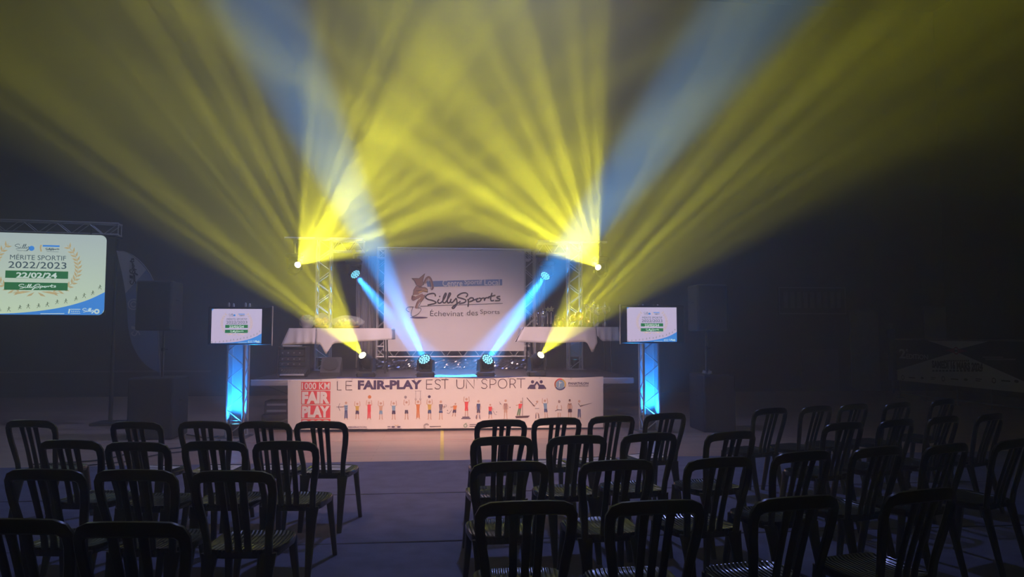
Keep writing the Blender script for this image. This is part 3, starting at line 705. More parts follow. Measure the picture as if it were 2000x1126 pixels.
# ---------------------------------------------------------------- white banner along the stage front
YN = 12.02
def bn(px, py): p = at(px, py, YN); return p.x, p.z
nl = thing('stage_banner', (0, YN, .86), 'long white fair play banner with a row of drawn athletes hung on the stage front', 'banner')
def bq(px, py): a, b = bn(px, py); return a, b-.86
def wv(v): return (v[0], v[1]+.006*math.sin(v[0]*1.7), v[2])
k = MB(); nx, nz = 60, 6
def edge_t(px): return 740.5-(px-562)*.0085+1.2*math.sin(px*.035)
def edge_b(px): return 838.5-(px-562)*.0075
for i in range(nx):
    for j in range(nz):
        q = []
        for a, b in ((i, j), (i+1, j), (i+1, j+1), (i, j+1)):
            px = 562+616*a/nx; t = b/nz; x, z = bq(px, edge_b(px)*(1-t)+edge_t(px)*t); q.append((x, 0, z))
        k.face(q)
o = k.build('fabric', mat('white_banner_vinyl', (.80, .76, .74), .55, bump=.08, bscale=6), nl, warp=wv, weld=True)
md = o.modifiers.new('thick', 'SOLIDIFY'); md.thickness = .003; md.offset = 1
k = MB()
for px in range(566, 1176, 61):
    x, z = bq(px, edge_t(px)+1.9); k.ring2(x, z, .009, .004, -.006, 12)
k.build('eyelet', steel, nl, warp=wv)
# lettering
k = MB(); E = -.008
def txt(s, x0, y1, x1, y0, bold=0, sh=0):
    a = bq(x0, y1); b = bq(x1, y0); k.text(s, a[0], a[1], b[0], b[1], E, bold, sh)
k.c = 0
def thin_letters(s, boxes, yb, yt, sl=-.011):   # hairline capitals built from strokes
    SH = {'L': [[(0,1),(0,0),(1,0)]], 'E': [[(1,1),(0,1),(0,0),(1,0)], [(0,.52),(.9,.52)]], 'T': [[(0,1),(1,1)], [(.5,1),(.5,0)]], 'N': [[(0,0),(0,1),(1,0),(1,1)]],
          'S': [[(.95,.86),(.7,1),(.3,1),(.05,.8),(.25,.56),(.75,.45),(.97,.22),(.7,0),(.25,0),(0,.14)]], 'U': [[(0,1),(0,.3),(.15,.08),(.5,0),(.85,.08),(1,.3),(1,1)]],
          'P': [[(0,0),(0,1),(.6,1),(.95,.85),(.95,.6),(.6,.42),(0,.42)]], 'R': [[(0,0),(0,1),(.6,1),(.95,.85),(.95,.6),(.6,.42),(0,.42)], [(.55,.42),(1,0)]],
          'O': [[(.5+.5*math.cos(R(t*18)), .5+.5*math.sin(R(t*18))) for t in range(21)]]}
    for ch, (x0, x1) in zip(s, boxes):
        for st_ in SH[ch]:
            k.rib([bq(x0+(x1-x0)*u, yb+(x0-658)*sl-(yb-yt)*v) for u, v in st_], .0125, E)
thin_letters('LE', ((659, 667), (676, 688)), 761, 744)
thin_letters('ESTUNSPORT', ((833, 845), (849, 861), (862, 876), (892, 906), (911, 926), (940, 952), (957, 969), (973, 990), (996, 1007), (1009, 1026)), 761, 743)
k.c = 1
a = bq(699, 760); b = bq(824, 741.5); k.text('FAR-PLAY'.replace('FAR', 'FAIR'), a[0], a[1], b[0], b[1], E, .045)
# red block
k.c = 2; a = bq(587, 828); b = bq(646, 745)
for (y1, y0) in ((761, 745), (789, 762.5), (816, 790.5), (834, 817.5)):
    a = bq(588, y1); b = bq(645.5, y0); k.rect2(a[0], a[1], b[0], b[1], E)
k.c = 3; E = -.011
txt('1000 KM', 589.5, 760, 644, 746.5, .018); txt('FAIR', 589.5, 788, 644, 764, .06); txt('PLAY', 589.5, 815, 644, 792, .06); txt('2023', 589.5, 833.5, 644, 819, .05)
E = -.008
# two figures giving a high five
k.c = 1
for cx, s in ((1040, 1), (1057, -1)):
    a = bq(cx, 745); k.disc2(a[0], a[1], .027, E); k.poly2([bq(cx-6, 759), bq(cx+6, 759), bq(cx+4.5, 750.5), bq(cx-4.5, 750.5)], E)
    k.rib([bq(cx+s*4, 752), bq(cx+s*9, 745)], .028, E); k.rib([bq(cx-s*4, 752), bq(cx-s*9, 759)], .026, E)
# round emblem and its lettering
c = bq(1094, 750); 
for a0, a1, cc in ((70, 200, 2), (-30, 70, 8), (-150, -30, 4), (-230, -150, 6)): k.c = cc; k.ring2(c[0], c[1], .088, .022, E, 14, a0, a1)
k.c = 9; k.disc2(c[0], c[1], .072, E, 20); k.c = 3; k.rib([(c[0]-.02, c[1]-.05), (c[0]-.01, c[1]+.02), (c[0]+.03, c[1]+.03)], .012, E-.002); k.disc2(c[0]-.01, c[1]+.035, .012, E-.002)
k.c = 1; txt('PANATHLON', 1110, 750.5, 1149, 745.5, .03); txt('WALLONIE BRUXELLES', 1110, 754.2, 1149, 751.6, .01)
txt('FÉDÉRATION', 680.5, 835, 716, 831, .01)
k.rib([bq(680, 837), bq(718, 837)], .006, E); k.rib([bq(757, 836.4), bq(784, 836.4)], .008, E); k.rib([bq(757, 832.5), bq(763, 832.5)], .012, E)
for cx in (768, 779): a = bq(cx, 832.8); k.disc2(a[0], a[1], .030, E, 12, .014)
k.c = 10; k.rib([bq(771, 829), bq(774, 831), bq(778, 829)], .008, E); k.c = 0
a = bq(833, 832); k.ring2(a[0], a[1], .045, .006, E, 16, 30, 250); k.ring2(a[0], a[1], .03, .006, E, 16, 30, 250); k.rib([bq(839, 832.5), bq(861, 832)], .012, E)
k.c = 7; a = bq(909, 830); k.ring2(a[0], a[1]-.005, .026, .010, E, 16); k.rib([bq(908, 828), bq(911, 825.5)], .010, E); k.c = 0
k.rib([bq(917, 828.5), bq(935, 828.3)], .01, E); k.rib([bq(917, 832), bq(933, 831.8)], .009, E)
k.rib([bq(1062, 829), bq(1136, 828)], .016, E); k.rib([bq(700, 837.5), bq(1050, 834.5)], .003, E)
pr = [mat('maroon_print', (.10, .05, .07), .7), mat('violet_dark_print', (.07, .045, .13), .7), mat('red_print', (.80, .07, .08), .7), mat('white_letter_print', (.82, .80, .79), .7),
      mat('navy_print', (.06, .10, .28), .7), mat('skin_print', (.62, .40, .30), .7), mat('orange_print', (.72, .25, .07), .7), mat('green_print', (.12, .28, .14), .7), mat('yellow_print', (.68, .48, .10), .7), mat('sky_print', (.22, .40, .60), .7), mat('gold_print', (.7, .5, .15), .7)]
k.build('lettering', pr, nl, warp=wv)
# row of drawn athletes
k = MB(); E = -.008; px_ = 12.02/1400
def fig(cx, ft, hd, top, bot, arms='up', longp=False, lean=0, skirt=False):
    """cx centre, ft feet y, hd head y (photo pixels), colours by index"""
    H = ft-hd; L = lambda X, Y: bq(cx+X+lean*(1-(Y-hd)/H)*3, Y)
    sh, hip, kn = hd+H*.17, hd+H*.50, hd+H*.74
    k.c = 5; a = L(0, hd+1); k.disc2(a[0], a[1], H*.062*px_*1.1, E)
    for s in (-1, 1):
        k.c = 5; k.rib([L(s*1.6, hip), L(s*2.2, kn), L(s*2.6, ft)], .012, E); k.rib([L(s*2.6, ft), L(s*4, ft)], .010, E)
        if arms == 'up': k.rib([L(s*3, sh+1), L(s*5.5, sh-1), L(s*4.6, hd-4)], .010, E)
        elif arms == 'down': k.rib([L(s*3, sh+1), L(s*4.6, sh+6), L(s*4, hip)], .010, E)
        elif arms == 'fwd': k.rib([L(s*3, sh+1), L(4.5, sh+5), L(7, sh+4)], .009, E)
        elif arms == 'left': k.rib([L(s*3, sh+1), L(-6, sh+3), L(-9, sh+3)], .009, E)
    k.c = bot
    if skirt: k.poly2([L(-4, hip+5), L(4, hip+5), L(2.6, hip-1), L(-2.6, hip-1)], E-.001)
    else:
        for s in (-1, 1): k.rib([L(s*1.3, hip-1), L(s*2, ft-2 if longp else hip+6)], .026 if not longp else .022, E-.001)
    if top is not None: k.c = top; k.poly2([L(-2.6, hip), L(2.6, hip), L(3.6, sh), L(-3.6, sh)], E-.001)
fig(676, 818, 785, 9, 4, 'left', True); k.c = 1; k.rib([bq(664, 787), bq(661, 794), bq(664, 801)], .006, E); k.rib([bq(657, 794), bq(670, 794)], .005, E)
for yy in (794, 798, 802): k.c = 4; k.rib([bq(673, yy), bq(679, yy-1)], .008, E-.003)
fig(698, 817, 787, 8, 1, 'up'); fig(721, 818, 785, None, 2, 'up', True); k.c = 2; k.poly2([bq(718, 804), bq(724.5, 804), bq(724.5, 789), bq(718, 789)], E-.001)
k.c = 6; a = bq(722, 774.5); k.disc2(a[0], a[1], .028, E)
fig(744, 818, 786, 5, 9, 'up'); fig(769, 818, 786, 9, 1, 'up'); k.c = 1
fig(794, 818, 784, None, 1, 'up'); k.c = 1; a = bq(792, 775); k.ring2(a[0], a[1], .018, .006, E); k.disc2(a[0], a[1], .008, E)
fig(816.5, 817, 783, 6, 6, 'up', True); k.c = 1; k.rib([bq(812, 763), bq(812, 777)], .003, E); k.rib([bq(821, 763), bq(821, 777)], .003, E); k.rib([bq(810, 763), bq(823, 763)], .003, E); k.ring2(*bq(812, 779), .014, .004, E, 10); k.ring2(*bq(821, 779), .014, .004, E, 10)
fig(839, 818, 783, 8, 4, 'up'); k.c = 1; k.disc2(*bq(838.5, 774), .024, E)
fig(861, 818, 783, 1, 4, 'fwd', skirt=True); k.c = 1; k.ring2(*bq(870, 792), .018, .004, E, 10); k.rib([bq(866, 797), bq(869, 793)], .006, E)
for yy in (792, 796, 800): k.c = 3; k.rib([bq(858.5, yy), bq(863.5, yy)], .006, E-.003)
fig(886.5, 812, 787, 6, 1, 'left', lean=1); k.c = 1; k.rib([bq(882, 800), bq(877, 807), bq(873, 806)], .006, E); k.disc2(*bq(874, 801), .007, E)
fig(911, 813, 778, 2, 2, 'up'); k.c = 1; k.rect2(*bq(901, 817.5), *bq(919, 815.5), E); k.rect2(*bq(903, 815), *bq(917, 813), E)
fig(934.5, 817, 782, 4, 1, 'down'); k.c = 1; k.rib([bq(930.5, 810), bq(930, 817)], .012, E-.002); k.rib([bq(936.5, 810), bq(937, 817)], .012, E-.002)
fig(957.5, 816, 789, 2, 4, 'fwd'); k.c = 1; k.rib([bq(962, 800), bq(967, 809), bq(970, 809)], .005, E); k.disc2(*bq(970, 804), .007, E)
fig(987.5, 817, 781, 5, 5, 'down')
for dx in (-2, 0, 2): k.c = 1; k.rib([bq(987.5+dx, 787), bq(987.5+dx, 799)], .005, E-.003)
k.c = 1; k.disc2(*bq(977, 788), .008, E); k.disc2(*bq(996, 795), .008, E); k.rib([bq(975, 784), bq(980, 790)], .004, E)
fig(1012, 812, 783, 2, 7, 'left', True, lean=2); k.c = 0; k.rib([bq(1020.5, 776), bq(1020.5, 811)], .007, E); k.rib([bq(1016, 786), bq(1020, 786)], .005, E); k.poly2([bq(1008, 816), bq(1031, 815), bq(1035, 811), bq(1006, 812)], E)
k.c = 0; k.rib([bq(1029, 776), bq(1044, 793)], .012, E); fig(1049, 816, 783, 3, 3, 'left'); k.c = 1; k.rib([bq(1045, 797), bq(1053, 797)], .006, E-.003); k.rib([bq(1046.5, 808), bq(1046.5, 816)], .010, E-.003); k.rib([bq(1052, 808), bq(1052.5, 816)], .010, E-.003); k.disc2(*bq(1047, 788), .008, E-.003)
fig(1067, 815, 781, 9, 4, 'up', lean=-1)
fig(1092, 816, 783, 3, 3, 'down'); k.c = 1; k.ring2(*bq(1092, 783), .016, .005, E-.003, 12); k.rib([bq(1084, 802), bq(1089, 799.5), bq(1097, 800)], .010, E-.003)
fig(1112.5, 816, 781, 5, 0, 'down'); k.c = 0; k.disc2(*bq(1112.5, 780.5), .016, E-.003); k.rib([bq(1109.5, 787), bq(1112.5, 790), bq(1116, 787)], .008, E-.003); k.poly2([bq(1109, 804), bq(1117, 804), bq(1116.5, 798), bq(1109.5, 798)], E-.003)
fig(1131, 816, 782, 3, 4, 'fwd', True); k.c = 0; k.rib([bq(1133, 792), bq(1155, 786.5)], .010, E-.003, .004); k.rib([bq(1129, 787), bq(1134, 794)], .010, E-.003)
k.build('athlete_figures', pr, nl, warp=wv)

# ---------------------------------------------------------------- tables and what stands on them
cloth = mat('white_table_linen', (.74, .72, .74), .8, bump=.05, bscale=12)
def folding_table(x0, x1, y0, y1, z, label):
    t = thing('folding_table', ((x0+x1)/2, (y0+y1)/2, ZD), label, 'table', 'tables at the back of the stage')
    k = MB(); k.rbox((0, 0, z-ZD-.02), (x1-x0, y1-y0, .035), .006); k.build('tabletop', mat('grey_table_board', (.25, .25, .26), .6), t)
    for sx in (-1, 1):
        for sy in (-1, 1):
            k = MB(); k.tube([(sx*((x1-x0)/2-.12), sy*((y1-y0)/2-.07), z-ZD-.03), (sx*((x1-x0)/2-.10), sy*((y1-y0)/2-.06), .003)], .014, 8); k.build('leg', dark, t, smooth=True)
def tablecloth(x0, x1, y0, y1, z, hem, label, seed=0, flare=(0, 0), left=True, right=True):
    """hem(u) = drop of the front edge below the top at u in 0..1"""
    k = MB(); n = 36; rows = 6
    def fold(u, t): return (.020*math.sin(u*21+seed)+.010*math.sin(u*13+seed*2))*t
    k.face([(x0, y0, z), (x1, y0, z), (x1, y1, z), (x0, y1, z)])
    def pt(u, t):
        d = hem(u)*t; x = x0+(x1-x0)*u; x += (-flare[0]*(1-u)**6 + flare[1]*u**6)*t
        return (x, y0-.012-.05*t*min(1, hem(u)/.3)-fold(u, t), z-d)
    for i in range(n):
        k.face([(x0+(x1-x0)*i/n, y0, z), pt(i/n, 0), pt((i+1)/n, 0), (x0+(x1-x0)*(i+1)/n, y0, z)])
        for j in range(rows): k.face([pt(i/n, j/rows), pt(i/n, (j+1)/rows), pt((i+1)/n, (j+1)/rows), pt((i+1)/n, j/rows)])
    for on, xx, s, fl, u0 in ((left, x0, -1, flare[0], 0), (right, x1, 1, flare[1], 1)):
        if not on: continue
        m = 12
        def sp(v, t): return (xx+s*(.012+fl*t*(1-v*.6)+.012*math.sin(v*15+seed)*t), y0+(y1-y0)*v-.05*t*(1-v), z-hem(u0)*t)
        for i in range(m):
            for j in range(rows): k.face([sp(i/m, j/rows), sp(i/m, (j+1)/rows), sp((i+1)/m, (j+1)/rows), sp((i+1)/m, j/rows)])
    o = k.build('tablecloth', cloth, smooth=True); md = o.modifiers.new('thick', 'SOLIDIFY'); md.thickness = .004
    return tag(o, label, 'tablecloth', 'white tablecloths on the stage tables')
TY0, TY1 = 13.62, 14.35
def tx_(px): return at(px, 650, TY0).x
ZT1, ZT2 = at(650, 640.5, TY0).z, at(1110, 638, TY0).z
folding_table(tx_(568), tx_(763), TY0+.01, TY1, ZT1-.008, 'table with black legs under white cloths, left of the backdrop')
folding_table(tx_(1026), tx_(1206), TY0+.01, TY1, ZT2-.008, 'trophy table with black legs under white cloths, right of the backdrop')
tablecloth(tx_(566), tx_(617), TY0, TY1, ZT1, lambda u: .29+.03*(1-u)**3, 'white tablecloth flaring over the outer left end of the left table', 1, (.12, 0), True, False)
def hemB(u):
    tip = .50; a = .13
    return max(.10+.38*(u/a) if u < a else tip-(u-a)*2.2, .30-.09*u)
tablecloth(tx_(618), tx_(765), TY0, TY1, ZT1, hemB, 'long white tablecloth with a pointed corner hanging down, on the left table', 5, (0, 0), False, True)
def hemC(u): return .285+.02*math.sin(u*4)+(.22*math.exp(-((u-.93)/.05)**2))
tablecloth(tx_(1024), tx_(1164), TY0, TY1, ZT2, hemC, 'greyish white tablecloth with a drooping tip under the small trophies', 2, (.16, .02), True, False)
tablecloth(tx_(1165), tx_(1207), TY0, TY1, ZT2, lambda u: .17+.10*min(1, u*4), 'bright white tablecloth at the outer right end of the trophy table', 7, (0, .03), False, True)
# gift baskets
cello = mat('clear_cellophane', (.85, .9, .85), .12, alpha=.28, bump=1.0, bscale=22, spec=.9)
def wrap(parent, cx, cz, rx, rz_, seed):
    random.seed(seed); k = MB(); n = 18; rings = []
    for j in range(8):
        ph = -.42*math.pi+(.92*math.pi)*j/7; q = .25 if j == 7 else 1
        rings.append([(cx+rx*math.cos(ph)*math.cos(2*math.pi*i/n)*random.uniform(.9, 1.08), .16*math.cos(ph)*math.sin(2*math.pi*i/n)*random.uniform(.9, 1.08), cz+rz_*math.sin(ph)*random.uniform(.94, 1.05)) for i in range(n)])
    k.loft(rings); k.build('cellophane', cello, parent)
def basket(px, label, kind, wpx, hpx, seed, yy=14.1):
    p = at(px, 640, yy); root = thing('gift_basket', (p.x, yy, ZT1+.006), label, 'gift basket', 'wrapped gifts on the left table'); s = 13.9/1400
    w_, h = wpx*s/2, hpx*s; random.seed(seed)
    if kind == 'bowl':
        k = MB(); k.lathe([(w_*.55, 0), (w_*.62, .004), (w_*.95, h*.60), (w_*.98, h*.62), (w_*.9, h*.60), (w_*.55, .03)], n=20); k.build('bowl', mat('white_ceramic', (.75, .73, .76), .25), root, smooth=True)
        n, c0, rr = 9, h*.62, .03
    else:
        k = MB(); k.rbox((0, 0, h*.10), (w_*1.5, .20, h*.2), .02); k.build('tray', mat('wicker_brown', (.35, .22, .08), .7, bump=.6, bscale=60), root); n, c0, rr = (14, h*.28, .038) if kind == 'round' else (20, h*.3, .034)
    cols = {'bowl': ((.45, .18, .08), (.10, .18, .12), (.3, .35, .3)), 'round': ((.75, .50, .06), (.80, .62, .12), (.55, .35, .05)), 'long': ((.45, .42, .12), (.28, .40, .18), (.55, .48, .22))}[kind]
    for i in range(n):
        k = MB(); r = rr*random.uniform(.8, 1.2); x = random.uniform(-w_*.66, w_*.66); y = random.uniform(-.06, .05)
        z = c0+random.uniform(0, h*.42)*(1-abs(x)/w_*.7); k.lathe([(r*.3, -r), (r*.85, -r*.5), (r, 0), (r*.85, r*.5), (r*.25, r)], (x, y, z), 10)
        k.build('wrapped_treat', mat('treat_%s_%d' % (kind, i % 3), cols[i % 3], .35, bump=.3, bscale=50), root, smooth=True)
    wrap(root, 0, h*.52, w_*1.02, h*.5, seed)
basket(600, 'white bowl of sweets wrapped in cellophane, leftmost on the left table', 'bowl', 31, 25, 4)
basket(628, 'round golden gift basket in cellophane, between the white bowl and the long one', 'round', 32, 28, 5, 13.78)
basket(678, 'long low gift basket in clear cellophane, right of the golden basket', 'long', 64, 24, 6)
# trophies
silver = mat('polished_silver', (.86, .86, .88), .14, 1); goldm = mat('polished_gold', (.80, .58, .20), .2, 1); marble = mat('black_marble', (.04, .04, .045), .2, var=.4, vscale=20)
def trophy(px, ytop, kind, label, ypos=13.85, m=silver):
    p = at(px, 640, ypos); s = ypos/1400; h = (636.5-ytop)*s; root = thing('trophy', (p.x, ypos, ZT2+.006), label, 'trophy', 'trophies on the right table')
    k = MB(); q = .16 if kind == 'cup' else .14
    k.lathe([(h*q*.85, 0), (h*q*.85, h*.03), (h*q*.7, h*.04), (h*q*.65, h*.13), (h*q*.55, h*.14)], n=16); k.build('base', m if kind == 'cup' else marble, root, smooth=True)
    if kind == 'cup':
        k = MB(); k.lathe([(h*.06, h*.14), (h*.025, h*.2), (h*.04, h*.27), (h*.022, h*.33), (h*.02, h*.44), (h*.05, h*.48), (h*.03, h*.5)], n=14); k.build('stem', m, root, smooth=True)
        k = MB(); k.lathe([(h*.03, h*.49), (h*.09, h*.53), (h*.125, h*.62), (h*.135, h*.72), (h*.12, h*.76), (h*.13, h*.775), (h*.115, h*.775)], n=20); k.build('bowl', m, root, smooth=True)
        k = MB(); k.lathe([(h*.12, h*.775), (h*.10, h*.82), (h*.04, h*.87), (h*.02, h*.90), (h*.035, h*.94), (h*.02, h*.98), (h*.004, h)], n=14); k.build('lid', m, root, smooth=True)
        for sx in (-1, 1):
            k = MB(); k.tube(catmull([Vector((sx*h*.10, 0, h*.57)), Vector((sx*h*.18, 0, h*.60)), Vector((sx*h*.20, 0, h*.73)), Vector((sx*h*.16, 0, h*.80)), Vector((sx*h*.12, 0, h*.74))], 4), h*.014, 6); k.build('handle', m, root, smooth=True)
    elif kind == 'figure':
        k = MB(); k.lathe([(h*.05, h*.14), (h*.03, h*.2), (h*.05, h*.3), (h*.025, h*.36), (h*.06, h*.42), (h*.06, h*.44)], n=12); k.build('column', m, root, smooth=True)
        k = MB(); k.lathe([(h*.02, h*.885), (h*.04, h*.91), (h*.04, h*.94), (h*.02, h*.965)], n=10)
        k.tube([(0, 0, h*.62), (0, 0, h*.72), (0, 0, h*.84), (0, 0, h*.89)], [h*.045, h*.04, h*.06, h*.02], 8)
        for sx in (-1, 1):
            k.tube([(sx*h*.02, 0, h*.64), (sx*h*.06, 0, h*.53), (sx*h*.05, 0, h*.44)], [h*.03, h*.024, h*.016], 6); k.tube([(sx*h*.05, 0, h*.83), (sx*h*.13, 0, h*.86), (sx*h*.11, 0, h)], [h*.02, h*.016, h*.012], 6)
        k.build('figurine', m, root, smooth=True)
    elif kind == 'plate':
        k = MB(); k.tube([(0, 0, h*.13), (0, 0, h*.5)], h*.03, 8); k.build('support', m, root, smooth=True)
        M = Matrix.Rotation(R(80), 3, 'X'); k = MB(); k.lathe([(h*.28, 0), (h*.30, h*.03), (h*.24, h*.04), (h*.2, h*.02)], (0, 0, h*.68), 20, M); k.build('disc', m, root, smooth=True)
    elif kind == 'star':
        k = MB(); k.tube([(0, 0, h*.13), (0, 0, h*.7)], [h*.04, h*.02], 8); k.build('column', m, root, smooth=True)
        k = MB(); ps = [((h*.16 if j % 2 == 0 else h*.07)*math.sin(R(36*j)), (h*.16 if j % 2 == 0 else h*.07)*math.cos(R(36*j))) for j in range(10)]
        k.loft([[(a, yy, h*.84+b) for a, b in ps] for yy in (-.008, .008)]); k.build('star', m, root)
T = [(1036, 611, 'figure', 'slim silver figure trophy, leftmost on the trophy table', 13.8, silver), (1049, 605, 'figure', 'broad silver figure trophy, second from the backdrop', 13.8, silver),
 (1061, 601, 'cup', 'narrow silver cup, third from the backdrop on the trophy table', 13.85, silver), (1070, 596, 'star', 'tall star trophy, left one of the two tall ones in the yellow beam', 13.95, silver), (1077, 595, 'star', 'tall star trophy, right one of the two tall ones in the yellow beam', 14.05, silver),
 (1084, 611, 'figure', 'small gold figure trophy right of the two tall stars', 13.8, goldm), (1091, 616, 'cup', 'small gold cup in the yellow beam, left one of two', 13.74, goldm), (1100, 616, 'cup', 'small gold cup in the yellow beam, right one of two', 13.95, goldm),
 (1112, 618, 'figure', 'small gold figure trophy just left of the truss tower', 13.8, goldm), (1120, 612, 'plate', 'gold disc trophy in front of the right lighting tower', 14.08, goldm), (1131, 606, 'plate', 'large round gold disc trophy beside the right lighting tower', 13.9, goldm),
 (1138, 616, 'figure', 'small gold figure between the large gold disc and the rosette trophy', 13.78, goldm), (1147, 619, 'plate', 'small pale rosette trophy in front of the tall silver cups', 13.78, goldm),
 (1146, 590, 'figure', 'tall slender silver figure behind the rosette trophy', 14.22, silver), (1154, 585, 'star', 'tall silver star trophy left of the silver cups', 13.97, silver), (1160, 582, 'cup', 'tallest silver cup, at the back of the cups', 14.24, silver),
 (1168, 591, 'cup', 'silver cup with handles in front, second from the table end', 13.80, silver), (1182, 586, 'cup', 'large silver cup with handles, nearest the outer end of the table', 14.02, silver)]
for px, yt, kd, lb, yy, m in T: trophy(px, yt, kd, lb, yy, m)
# ---------------------------------------------------------------- gear on and around the stage
grillem = mat('black_speaker_grille', (.03, .03, .032), .6, bump=.8, bscale=220); box_m = mat('black_speaker_paint', (.028, .028, .032), .55, bump=.3, bscale=150)
def speaker(name, x0, x1, y, z0, z1, dp, label, cat, group, cones):
    t = thing(name, ((x0+x1)/2, y+dp/2, z0), label, cat, group); w_, h = x1-x0, z1-z0
    k = MB(); k.rbox((0, 0, h/2), (w_, dp, h), .02); k.build('cabinet', box_m, t)
    k = MB(); k.rbox((0, -dp/2-.006, h/2), (w_-.05, .012, h-.06), .004); k.build('grille', grillem, t)
    for sx in (-1, 1):
        k = MB(); k.tube([(sx*(w_/2+.004), -.07, h*.62), (sx*(w_/2+.02), -.05, h*.62), (sx*(w_/2+.02), .05, h*.62), (sx*(w_/2+.004), .07, h*.62)], .009, 6); k.build('handle', dark, t, smooth=True)
    for a in (-1, 1):
        for b in (-1, 1):
            k = MB(); k.lathe([(.022, 0), (.018, -.0)], (a*(w_/2-.06), b*(dp/2-.06), .0), 8)
    return t
sp = 'loudspeakers on poles beside the stage'; sb = 'bass speakers on the floor beside the stage'
for side, xa, xb, sa, sbx, pole in (('left', -4.70, -4.16, -4.74, -4.08, -4.36), ('right', 4.19, 4.71, 4.24, 4.78, 4.42)):
    speaker('bass_speaker', sa, sbx, 11.42, 0, .93, .7, 'dark bass speaker box on the floor at the '+side+' of the stage', 'speaker', sb, 2)
    q = thing('speaker_pole', (pole, 11.75, .93), 'thin black pole between the bass speaker and loudspeaker at the '+side, 'speaker pole', 'poles carrying the loudspeakers')
    k = MB(); k.tube([(0, 0, 0), (0, 0, .42)], .019, 10); k.tube([(0, 0, .40), (0, 0, .72)], .016, 10); k.build('tube', mat('satin_grey_pole', (.12, .12, .13), .35, .6), q, smooth=True)
    k = MB(); k.lathe([(.026, .40), (.03, .41), (.03, .45), (.02, .46)], n=12); k.tube([(.02, 0, .43), (.07, 0, .43)], .008, 6); k.build('locking_knob', dark, q, smooth=True)
    speaker('loudspeaker', xa, xb, 11.50, 1.65, 2.42, .48, 'black loudspeaker box raised on a pole above the bass speaker, '+side+' of the stage', 'speaker', sp, 1)
# equipment rack and mixer
r = thing('equipment_rack', (-2.67, 13.3, ZD), 'dark rack of amplifiers standing under the left table', 'rack'); 
k = MB()
for sx in (-1, 1): k.rbox((sx*.235, 0, .26), (.02, .40, .50), .004)
k.rbox((0, 0, .505), (.49, .40, .02), .004); k.rbox((0, 0, .015), (.49, .40, .03), .004); k.box((0, .19, .26), (.46, .01, .48)); k.build('case', box_m, r)
for i, h in enumerate((.12, .09, .09, .13)):
    z = .04+sum((.12, .09, .09, .13)[:i])+h/2
    k = MB(); k.rbox((0, -.02, z), (.44, .33, h-.012), .004); u = k.build('amplifier', mat('dark_faceplate', (.05, .05, .055), .35, .4), r)
    k = MB()
    for j in range(4): k.lathe([(.014, 0), (.014, .012), (.008, .014)], (-.16+j*.10, -.187, z), 10, Matrix.Rotation(R(90), 3, 'X'))
    k.build('knob', steel, u, smooth=True)
k = MB(); k.rbox((-.02, -.05, .525), (.30, .2, .02), .004); k.build('rack_lamp', alu, r)
mx_ = thing('mixing_desk', (-2.55, 12.72, ZD), 'small tilted mixing desk at the left front of the stage', 'mixer')
k = MB(); k.loft([[(-.21, -.14, 0), (.21, -.14, 0), (.21, -.14, .05), (-.21, -.14, .05)], [(-.21, .14, 0), (.21, .14, 0), (.21, .14, .13), (-.21, .14, .13)]]); k.build('body', dark, mx_)
k = MB(); k.rbox((0, -.15, .045), (.40, .012, .03), .003); k.build('front_strip', alu, mx_)
k = MB()
for i in range(8):
    for j in range(3): k.lathe([(.008, 0), (.008, .012), (.004, .014)], (-.17+i*.048, -.08+j*.07, .067+j*.02), 8)
k.build('knobs', mat('dim_knob', (.13, .13, .14), .4), mx_, smooth=True)
wd_ = thing('stage_monitor', (-1.96, 13.0, ZD), 'dark wedge floor monitor with rounded grille on the stage left', 'speaker')
k = MB(); pf = []
for x in (-.17, .17): pf.append([(x, -.16, 0), (x, .17, 0), (x, .17, .16), (x, .10, .31), (x, .04, .33), (x, -.16, .07)])
k.loft(pf); k.build('cabinet', box_m, wd_)
k = MB(); M = Matrix.Rotation(R(52), 3, 'X'); k.lathe([(.13, 0), (.135, .006), (.12, .012), (.05, .004), (.02, .01)], (0, -.070, .21), 24, M); k.build('cone', grillem, wd_, smooth=True)
# cases and gear under the left end of the stage
for i, (x, z, w_, h, lb) in enumerate(((-2.78, 0, .44, .26, 'lower dark equipment case under the left end of the stage'), (-2.76, .262, .40, .22, 'upper equipment case with pale strips under the left end of the stage'))):
    t = thing('equipment_case', (x, 12.62, z), lb, 'case', 'cases stored under the stage')
    k = MB(); k.rbox((0, 0, h/2), (w_, .4, h-.004), .012); k.build('body', box_m, t)
    k = MB()
    for zz in (.25, .72): k.rbox((0, -.203, h*zz), (w_*.8, .008, .035), .002)
    k.build('trim_strip', mat('grey_strip', (.35, .35, .38), .4, .5) if i else dark, t)
# cables
def cable(pts, r, m, label, grp=None):
    k = MB(); k.tube(catmull([Vector(p) for p in pts], 6), r, 6); tag(k.build('cable', m, smooth=True), label, 'cable', grp)
rub = mat('black_rubber', (.02, .02, .025), .5); blr = mat('blue_rubber', (.03, .05, .25), .4)
cz = ZD+.009
cable([(-1.75, 12.2, cz), (-1.5, 12.26, cz), (-1.15, 12.19, cz), (-.8, 12.25, cz), (-.5, 12.18, cz), (-.1, 12.2, cz)], .009, blr, 'dark blue cable running along the stage edge to the left blue lamp', 'cables along the stage edge')
cable([(-.05, 12.2, cz), (.2, 12.17, cz), (.5, 12.17, cz), (.9, 12.16, cz), (1.2, 12.24, cz), (1.45, 12.19, cz)], .009, blr, 'dark blue cable running along the stage edge between the right hand lamps', 'cables along the stage edge')
cable([(-3.3, 11.2, .012), (-3.6, 10.6, .012), (-4.1, 10.2, .012), (-4.3, 9.6, .012), (-5.0, 9.35, .012)], .010, rub, 'black cable looping over the wooden floor left of the left tower', 'cables on the wooden floor')
